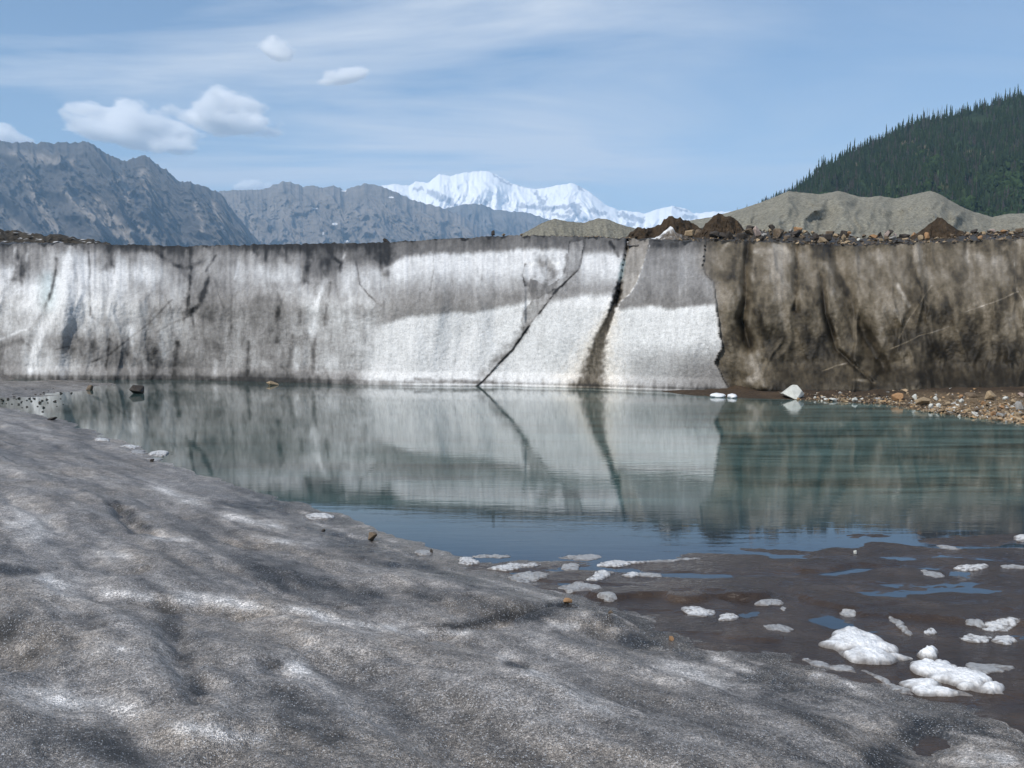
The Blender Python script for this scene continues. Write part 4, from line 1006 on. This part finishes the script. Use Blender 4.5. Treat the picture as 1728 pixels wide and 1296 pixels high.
# ------------------------------------------------------------------ stones in the pond and on the ice
for i, (px, py, w, h, k, lab, ref) in enumerate([
    (150,658,15,9,'brown','small brown stone left of the dark angular rock in the pond',0),(231,664,25,15,'dark','dark angular rock standing in the left part of the pond',0),(460,650,21,8,'tan','flat tan stone in the pond close to the grey cliff',0),
    (630,912,19,14,'brown','rounded brown stone at the edge of the foreground ice',1),(728,934,5,7,'dark','tiny dark upright stone where the ice meets the pond',1),(958,1019,16,9,'orange','flat orange stone on the ice beside the mud',1),
    (1133,1081,10,8,'orange','small pointed orange stone on the foreground ice',1),(1443,935,6,6,'pale','tiny pale stone on the wet mud',2),(545,897,8,5,'dark','small dark stone half sunk at the ice edge',1),(88,709,16,5,'dark','flat dark stone on the shore at the far left',1),(1030,1036,9,5,'brown','small reddish brown stone left of the white ice bumps',1),
    (257,779,7,5,'dark','small dark stone beside the white ice patches on the left shore',1)]):
    if ref == 0: x, y = (float(v) for v in plane_hit(px, py)); z = -.02
    else: x, y, z = shelf_point(px, py, z_gnd)
    s = y / F
    rock_at(x, y, z, w * s, h * s * 1.2, k, lab, None, 240 + i, sink=.2, name='stone')
R1 = np.random.RandomState(12)
for k in range(70):
    px = 95 * abs(R1.normal(0, .75)) - 10; py = R1.normal(674, 10)
    if py < 652 or py > 700 or px > 140: continue
    x, y = (float(v) for v in plane_hit(px, py)); s = y / F
    w = R1.uniform(2.2, 5.5)
    rock_at(x, y, -.01, w * s, w * .7 * s, 'dark', 'tiny dark pebble poking out of the shallow water at the left shore', 'pebbles in the left shallows', 300 + k, name='pebble')

# ------------------------------------------------------------------ white ice bumps
def lump(poly, hmax, label, mat=None, group='white ice bumps on the mud', seed=0, grain=1.0):
    cpx = sum(p[0] for p in poly) / len(poly); cpy = sum(p[1] for p in poly) / len(poly)
    cx, cy, cz = shelf_point(cpx, cpy, z_gnd)
    P = np.array([plane_hit(a, b, cz) for a, b in poly])
    mg = .16 * (P.max(0) - P.min(0)) + .02
    x0, y0 = P.min(0) - mg; x1, y1 = P.max(0) + mg
    n = 110
    X, Y = np.meshgrid(np.linspace(x0, x1, n), np.linspace(y0, y1, n), indexing='ij')
    rough = .20 * min(x1 - x0, y1 - y0)
    wx = X + rough * fbm(X / (rough * 3), Y / (rough * 3), 3, 501 + seed); wy = Y + rough * fbm(X / (rough * 3), Y / (rough * 3), 3, 551 + seed)
    Q = [tuple(p) for p in P] + [tuple(P[0])]
    d, _ = seg_dist(wx, wy, Q)
    inside = np.zeros(X.shape, bool); j = len(P) - 1
    for i in range(len(P)):
        (xi, yi), (xj, yj) = P[i], P[j]
        c = ((yi > wy) != (yj > wy)) & (wx < (xj - xi) * (wy - yi) / (yj - yi + 1e-12) + xi)
        inside ^= c; j = i
    sd = np.where(inside, d, -d)
    sm = max(sd.max(), .01)
    big = seed in (1, 2, 3, 4)
    if not big:
        hmax *= .45; sd = sd - .45 * sm * np.clip(fbm(X / (.5 * sm + .02), Y / (.35 * sm + .02), 4, 640 + seed) + .12, 0, 1)
        sm = max(sd.max(), .01)
    RR = np.random.RandomState(700 + seed)
    ii = np.argwhere(sd > .12 * sm)
    Z = np.where(sd > 0, .35 * hmax * np.sqrt(np.clip(1 - (1 - np.clip(sd / sm, 0, 1)) ** 2, 0, 1)), sd * .8)
    n_l = int(26 * grain)
    for q in range(n_l):
        a, b = ii[RR.randint(len(ii))]
        r = (.6 + .5 * RR.rand()) * (sd[a, b] + .14 * sm) * (1.1 if q < 9 else .8)
        hh = hmax * (.55 + .45 * (sd[a, b] / sm)) * (.75 + .35 * RR.rand())
        dd = np.hypot(wx - wx[a, b], wy - wy[a, b]) / r
        zl = hh * np.sqrt(np.clip(1 - dd ** 2, 0, 1)) + np.where(dd > 1, -1, 0)
        m = .14 * hmax                                   # smooth union keeps soft creases between the lobes
        hmix = np.clip(.5 + .5 * (Z - zl) / m, 0, 1)
        Z = np.where(dd < 1, lerp(zl, Z, hmix) + m * hmix * (1 - hmix) * .9, Z)
    Z = Z + ss(0, .2 * sm, sd) * hmax * ((.12 if big else .4) * fbm(X / .035, Y / .035, 3, 605) + .06 * fbm(X / .012, Y / .012, 2, 606))
    G = np.minimum(z_gnd(X, Y), cz + .02)
    keep = Z > -.03
    cl = ss(.0, .85, Z / hmax + .45 * fbm(X / .09, Y / .09, 3, 607) + (.0 if big else 1.0) * fbm(X / .04, Y / .03, 3, 608))
    top = .82 if big else (.54 if mat is None or mat is M_ICE else .33)
    col = lerp(np.array([.17, .155, .145]), np.array([top, top * 1.005, top * 1.01]), cl[..., None])
    o = grid_obj('ice_bump', X, Y, Z + G, M_BUMP, col, keep=keep)
    return tag(o, label, 'ice bump', group)
def ell(cx, cy, rx, ry, rot=0):
    a = math.radians(rot)
    return [(cx + rx * math.cos(q) * math.cos(a) - ry * math.sin(q) * math.sin(a), cy + rx * math.cos(q) * math.sin(a) + ry * math.sin(q) * math.cos(a)) for q in np.linspace(0, 2 * math.pi, 14)[:-1]]
lump([(1386,1082),(1400,1068),(1448,1064),(1478,1074),(1502,1086),(1525,1104),(1521,1116),(1490,1122),(1452,1116),(1416,1102)], .072, 'largest white ice bump, broad and domed, on the mud at the lower right', seed=1)
lump(ell(1566,1103,17,8), .06, 'round white ice knob at the upper end of the long white ridge', seed=2)
lump([(1545,1120),(1562,1114),(1590,1120),(1622,1126),(1650,1144),(1680,1162),(1694,1176),(1660,1176),(1610,1158),(1566,1142),(1546,1132)], .065, 'long white lumpy ice ridge running to the lower right', seed=3)
lump([(1528,1146),(1556,1138),(1588,1150),(1604,1164),(1640,1174),(1600,1176),(1562,1170),(1536,1162)], .045, 'white ice bump just below the long white ridge', seed=4)
GL = 'low greyish ice bump among the foreground mud'
for i, (e, h, lab, m) in enumerate([
    (ell(1180,1034,27,7),.05,'flat white ice bump left of the small round white knob by the mud ledge',0),(ell(1228,1041,15,8),.055,'small round white ice knob right of the flat bump by the mud ledge',0),(ell(1312,1060,27,6,4),.03,'low whitish ice bump between the mud ledge and the largest bump',1),
    (ell(1300,1017,19,5),.035,'pale ice bump on the mud right of the brown ledge',1),(ell(1321,1027,5,3),.02,'tiny pale ice knob below the bump right of the brown ledge',1),(ell(1433,1036,14,4.5),.03,'small pale ice bump above the largest white bump',1),
    (ell(1520,1055,25,5,32),.035,'slanting pale ice rib right of the largest white bump',1),(ell(1570,1067,10,5),.04,'small white ice knob above the long white ridge',0),(ell(1650,1078,29,6,5),.05,'elongated white ice bump on the mud near the right edge',0),(ell(1696,1080,17,7),.05,'rounded white ice bump at the right edge of the mud',0),
    (ell(1692,1052,32,5,-3),.03,'long thin white ice rib at the right edge above the rounded bump',0),(ell(1645,1050,17,3.5),.02,'faint pale ice rib left of the long thin one at the right edge',1),(ell(1668,1128,42,8),.03,'grey ice bump right of the long white ridge',1),
    (ell(1640,957,29,5),.045,'flat white ice bump far out on the mud at the right',0),(ell(1573,968,19,4.5,12),.025,'grey speckled ice bump left of the flat white one far out on the mud',1),(ell(1712,957,22,3.5),.03,'thin pale ice strip right of the flat white bump far out',1),(ell(1600,925,20,3.5,12),.025,'faint pale ice strip near the water at the right',1),(ell(1724,908,12,5),.07,'white ice block cut by the right edge beside the pond',0),
    (ell(790,948,21,6,8),.06,'white ice bump at the pond edge left of the long oval one',0),(ell(868,956,43,6,-4),.055,'long oval white ice bump at the pond edge',0),(ell(892,972,32,8,-6),.05,'greyish ice bump right below the long oval one',1),(ell(980,941,38,4.5),.03,'thin pale ice strip at the pond edge in the middle',1),(ell(962,957,16,5),.04,'small pale ice bump below the thin strip at the pond edge',1),
    (ell(1045,952,42,5.5,-4),.05,'white ice rib pointing right along the pond edge',0),(ell(1130,946,52,2.5,-3),.022,'long narrow grey ice rib trailing right along the pond edge',1),(ell(1012,973,28,7,-14),.05,'white ice bump on the mud below the pond edge ribs',0),(ell(980,990,34,9,6),.045,'broad pale ice bump above the mud ledge',1),(ell(1066,970,14,4.5),.04,'small white ice bump right of the one below the pond edge ribs',0),
    (ell(1096,970,20,3.5),.03,'small pale ice strip at the right end of the middle ice bumps',1),(ell(716,933,14,5),.04,'pale ice bump touching the foreground slope at the pond edge',1),(ell(540,871,27,4.5),.06,'lone white ice chunk beside the foreground slope in the sky reflection',0),(ell(1026,1003,14,4),.03,'tiny pale ice bump at the left end of the mud ledge',1),(ell(830,939,32,3),.03,'thin grey ice strip above the long oval bump',1),
    (ell(172,743,17,3.5),.09,'white ice patch highest on the left shore',0),(ell(222,755,17,3.5),.08,'white ice patch next down the left shore',0),(ell(234,764,14,3.5),.06,'dull ice patch in the middle of the left shore group',1),(ell(268,767,15,4.5),.10,'bright white ice patch nearest the water on the left shore',0),(ell(262,776,12,3),.05,'small ice patch lowest in the left shore group',1),
    (ell(1209,669,13,3),.14,'larger white ice chunk on the brown shore left of the boulder',0),(ell(1233,670,8,2.6),.11,'smaller white ice chunk on the brown shore left of the boulder',0),(ell(1500,1155,50,5,25),.03,'long pale ice rib on the slope left of the white bumps',1),(ell(1400,1125,50,5,14),.03,'long pale ice rib below the low whitish bumps',1)]):
    if i in (38, 39):
        cx = sum(p[0] for p in e) / len(e); cy = sum(p[1] for p in e) / len(e)
        x, y, z = beach_point(cx, cy); s = y / F
        bm = bmesh.new(); bmesh.ops.create_icosphere(bm, subdivisions=3, radius=1)
        for v in bm.verts:
            v.co *= 1 + .18 * float(perlin(v.co.x * 2 + i, v.co.y * 2 + v.co.z * 1.7, 611))
        me = bpy.data.meshes.new('ice_chunk'); bm.to_mesh(me); bm.free(); me.materials.append(M_ICE)
        for q in me.polygons: q.use_smooth = True
        o = bpy.data.objects.new('ice_chunk', me); COL.objects.link(o); o.location = (x, y - .25, .05); o.scale = ((13 if i == 38 else 8) * s, .25, .09)
        tag(o, lab, 'ice chunk', 'ice chunks on the brown shore')
    else:
        grp = 'ice patches on the left shore' if 33 <= i <= 37 else ('white ice bumps on the mud')
        lump(e, h, lab, M_GICE if m else M_ICE, grp, 10 + i)

# ------------------------------------------------------------------ clouds
def mat_cloud(seed):
    t = NT('cumulus_vapour')
    tc = t.n('ShaderNodeTexCoord').outputs['Object']
    ln = t.n('ShaderNodeVectorMath', _operation='LENGTH'); t.set(ln.inputs[0], tc)
    mp = t.n('ShaderNodeVectorMath', _operation='ADD'); t.set(mp.inputs[0], tc); mp.inputs[1].default_value = (seed * 3.1, seed * 1.7, 0)
    n = t.noise(mp.outputs[0], 1.15, 7, .62, .25)
    sz = t.n('ShaderNodeSeparateXYZ', Vector=tc)
    low = t.math('MULTIPLY', t.math('MAXIMUM', t.math('SUBTRACT', -.25, sz.outputs[2]), 0.0), 1.6)
    f = t.math('ADD', t.math('MULTIPLY', t.math('SUBTRACT', n, .5), 4.4), t.math('SUBTRACT', 1.0, t.math('ADD', low, t.math('MULTIPLY', t.math('POWER', ln.outputs['Value'], 2.0), .95))))
    r = t.n('ShaderNodeMapRange', Value=f); r.inputs[1].default_value = .12; r.inputs[2].default_value = 1.15; r.inputs[3].default_value = 0; r.inputs[4].default_value = .035
    v = t.n('ShaderNodeVolumePrincipled', Color=(1, 1, 1, 1), Density=r.outputs[0], Anisotropy=.0)
    t.t.links.new(v.outputs[0], t.out.inputs['Volume'])
    return t.m
CLOUDS = [
 ('bright puffy cumulus with a peaked top above the dark mountain', [(380,198,72,34,8),(372,175,34,26,0)]),
 ('wide soft cumulus resting behind the dark mountain crest', [(215,225,88,34,10),(160,205,45,22,0)]),
 ('small white cloud peeking over the mountain at the left edge', [(8,234,34,18,10)]),
 ('small white puff alone high in the blue sky', [(466,88,24,18,25)]),
 ('small wispy cloud streak right of the high puff', [(580,131,36,13,-10)]),
 ('small cloud peeking from behind the valley mountain ridge', [(428,318,28,13,0)])]
def build_clouds():
    Dc = 15500.0
    ci = 0
    for lab, parts in CLOUDS:
        bm = bmesh.new()
        cx, cy, rx, ry, rot = parts[0]
        x, y, z = (float(v) for v in at_Y(cx, cy, Dc + 600 * ci))
        s = y / F
        bmesh.ops.create_icosphere(bm, subdivisions=3, radius=1.35)
        me = bpy.data.meshes.new('cloud'); bm.to_mesh(me); bm.free(); me.materials.append(mat_cloud(ci + 1))
        o = bpy.data.objects.new('cloud', me); COL.objects.link(o)
        o.location = (x, y, z); o.scale = (1.25 * rx * s, rx * s * .6, 1.3 * ry * s); o.rotation_euler = (0, math.radians(rot), 0)
        tag(o, lab, 'cloud', 'cumulus clouds')
        ci += 1
build_clouds()

# ------------------------------------------------------------------ haze
def build_haze():
    t = NT('valley_haze')
    v = t.n('ShaderNodeVolumePrincipled', Color=(.46, .72, 1.0, 1), Density=.000105, Anisotropy=.1)
    t.t.links.new(v.outputs[0], t.out.inputs['Volume'])
    x0, x1, y0, y1, z0, z1 = -16500, 16500, -3500, 13000, -2.4, 1450
    vs = np.array([(x, y, z) for z in (z0, z1) for y in (y0, y1) for x in (x0, x1)])
    fs = np.array([[0,2,3,1],[4,5,7,6],[0,1,5,4],[2,6,7,3],[0,4,6,2],[1,3,7,5]])
    o = raw_obj('haze', vs, fs, t.m, smooth=False)
    tag(o, 'pale blue haze filling the valley air', 'haze', kind='stuff')
build_haze()

# ------------------------------------------------------------------ light, sky, camera
SUN_EL, SUN_AZ = math.radians(44), math.radians(180 + 42)       # azimuth clockwise from +Y: behind the camera, to the left
S = Vector((math.cos(SUN_EL) * math.sin(SUN_AZ), math.cos(SUN_EL) * math.cos(SUN_AZ), math.sin(SUN_EL)))
ld = bpy.data.lights.new('sun', 'SUN'); ld.energy = 4.5; ld.angle = math.radians(.53); ld.color = (1.0, .95, .875)
lo = bpy.data.objects.new('sun', ld); COL.objects.link(lo)
lo.rotation_euler = S.to_track_quat('Z', 'Y').to_euler(); lo.location = (-20, -20, 40)

w = bpy.data.worlds.new('World'); SC.world = w; w.use_nodes = True
nt = w.node_tree; nt.nodes.clear()
def wn(typ, **kw):
    n = nt.nodes.new(typ)
    for k, v in kw.items(): setattr(n, k, v)
    return n
sky = wn('ShaderNodeTexSky', sky_type='NISHITA'); sky.sun_disc = False
sky.sun_elevation = SUN_EL; sky.sun_rotation = SUN_AZ; sky.altitude = 600; sky.air_density = 1.0; sky.dust_density = .2; sky.ozone_density = 1.2
tc = wn('ShaderNodeTexCoord'); sep = wn('ShaderNodeSeparateXYZ'); nt.links.new(tc.outputs['Generated'], sep.inputs[0])
def wm(op, a, b=0.0):
    m = wn('ShaderNodeMath', operation=op)
    for i, q in enumerate((a, b)):
        if isinstance(q, bpy.types.NodeSocket): nt.links.new(q, m.inputs[i])
        else: m.inputs[i].default_value = q
    return m.outputs[0]
zz = wm('MAXIMUM', wm('ADD', sep.outputs[2], .10), .03)
comb = wn('ShaderNodeCombineXYZ'); nt.links.new(wm('DIVIDE', sep.outputs[0], zz), comb.inputs[0]); nt.links.new(wm('DIVIDE', sep.outputs[1], zz), comb.inputs[1])
def wnoise(scale, stretch, det, rough, dist, off):
    mp = wn('ShaderNodeMapping'); mp.inputs['Scale'].default_value = stretch; mp.inputs['Location'].default_value = off; mp.inputs['Rotation'].default_value = (0, 0, math.radians(-12))
    nt.links.new(comb.outputs[0], mp.inputs[0])
    n = wn('ShaderNodeTexNoise'); n.inputs['Scale'].default_value = scale; n.inputs['Detail'].default_value = det; n.inputs['Roughness'].default_value = rough; n.inputs['Distortion'].default_value = dist
    nt.links.new(mp.outputs[0], n.inputs['Vector']); return n.outputs['Fac']
c1 = wnoise(1.0, (.55, 1.15, 1), 7, .58, .7, (3.1, 1.4, 0))
c2 = wnoise(.35, (.7, 1, 1), 3, .5, .3, (8.7, 2.2, 0))
mr = wn('ShaderNodeMapRange'); nt.links.new(wm('ADD', wm('MULTIPLY', c1, .62), wm('MULTIPLY', c2, .48)), mr.inputs[0])
mr.inputs[1].default_value = .505; mr.inputs[2].default_value = .70; mr.inputs[3].default_value = 0; mr.inputs[4].default_value = .9
sx2 = wn('ShaderNodeSeparateXYZ'); nt.links.new(comb.outputs[0], sx2.inputs[0])
thin = wn('ShaderNodeMapRange'); nt.links.new(sx2.outputs[0], thin.inputs[0]); thin.inputs[1].default_value = .1; thin.inputs[2].default_value = .75; thin.inputs[3].default_value = 1.5; thin.inputs[4].default_value = .35
mx = wn('ShaderNodeMix', data_type='RGBA'); low = wn('ShaderNodeMapRange'); nt.links.new(sep.outputs[2], low.inputs[0]); low.inputs[1].default_value = .24; low.inputs[2].default_value = .08; low.inputs[3].default_value = 0; low.inputs[4].default_value = .62
lx_ = wn('ShaderNodeMapRange'); nt.links.new(sep.outputs[0], lx_.inputs[0]); lx_.inputs[1].default_value = -.2; lx_.inputs[2].default_value = .22; lx_.inputs[3].default_value = .25; lx_.inputs[4].default_value = 1
veil = wm('MULTIPLY', wm('MULTIPLY', low.outputs[0], lx_.outputs[0]), wm('ADD', wm('MULTIPLY', c1, 1.6), -.1))
cf = wm('MINIMUM', wm('ADD', wm('MULTIPLY', mr.outputs[0], thin.outputs[0]), veil), .92)
nt.links.new(cf, mx.inputs[0]); nt.links.new(sky.outputs[0], mx.inputs[6]); mx.inputs[7].default_value = (6.2, 6.6, 7.2, 1)
bg = wn('ShaderNodeBackground'); bg.inputs['Strength'].default_value = .127
nt.links.new(mx.outputs[2], bg.inputs[0])
wo = wn('ShaderNodeOutputWorld'); nt.links.new(bg.outputs[0], wo.inputs[0])

cd = bpy.data.cameras.new('camera'); cd.sensor_width = 36; cd.lens = 36 * F / 1728; cd.clip_start = .05; cd.clip_end = 60000
co = bpy.data.objects.new('camera', cd); COL.objects.link(co); co.location = (0, 0, HC); co.rotation_euler = (math.radians(90) - TH, 0, 0)
SC.camera = co
SC.view_settings.view_transform = 'Standard'; SC.view_settings.look = 'None'; SC.view_settings.exposure = 0; SC.view_settings.gamma = 1
SC.cycles.use_denoising = True; SC.cycles.denoising_input_passes = 'RGB_ALBEDO_NORMAL'; SC.cycles.denoising_prefilter = 'ACCURATE'
SC.cycles.max_bounces = 20; SC.cycles.diffuse_bounces = 2; SC.cycles.glossy_bounces = 3; SC.cycles.volume_bounces = 16
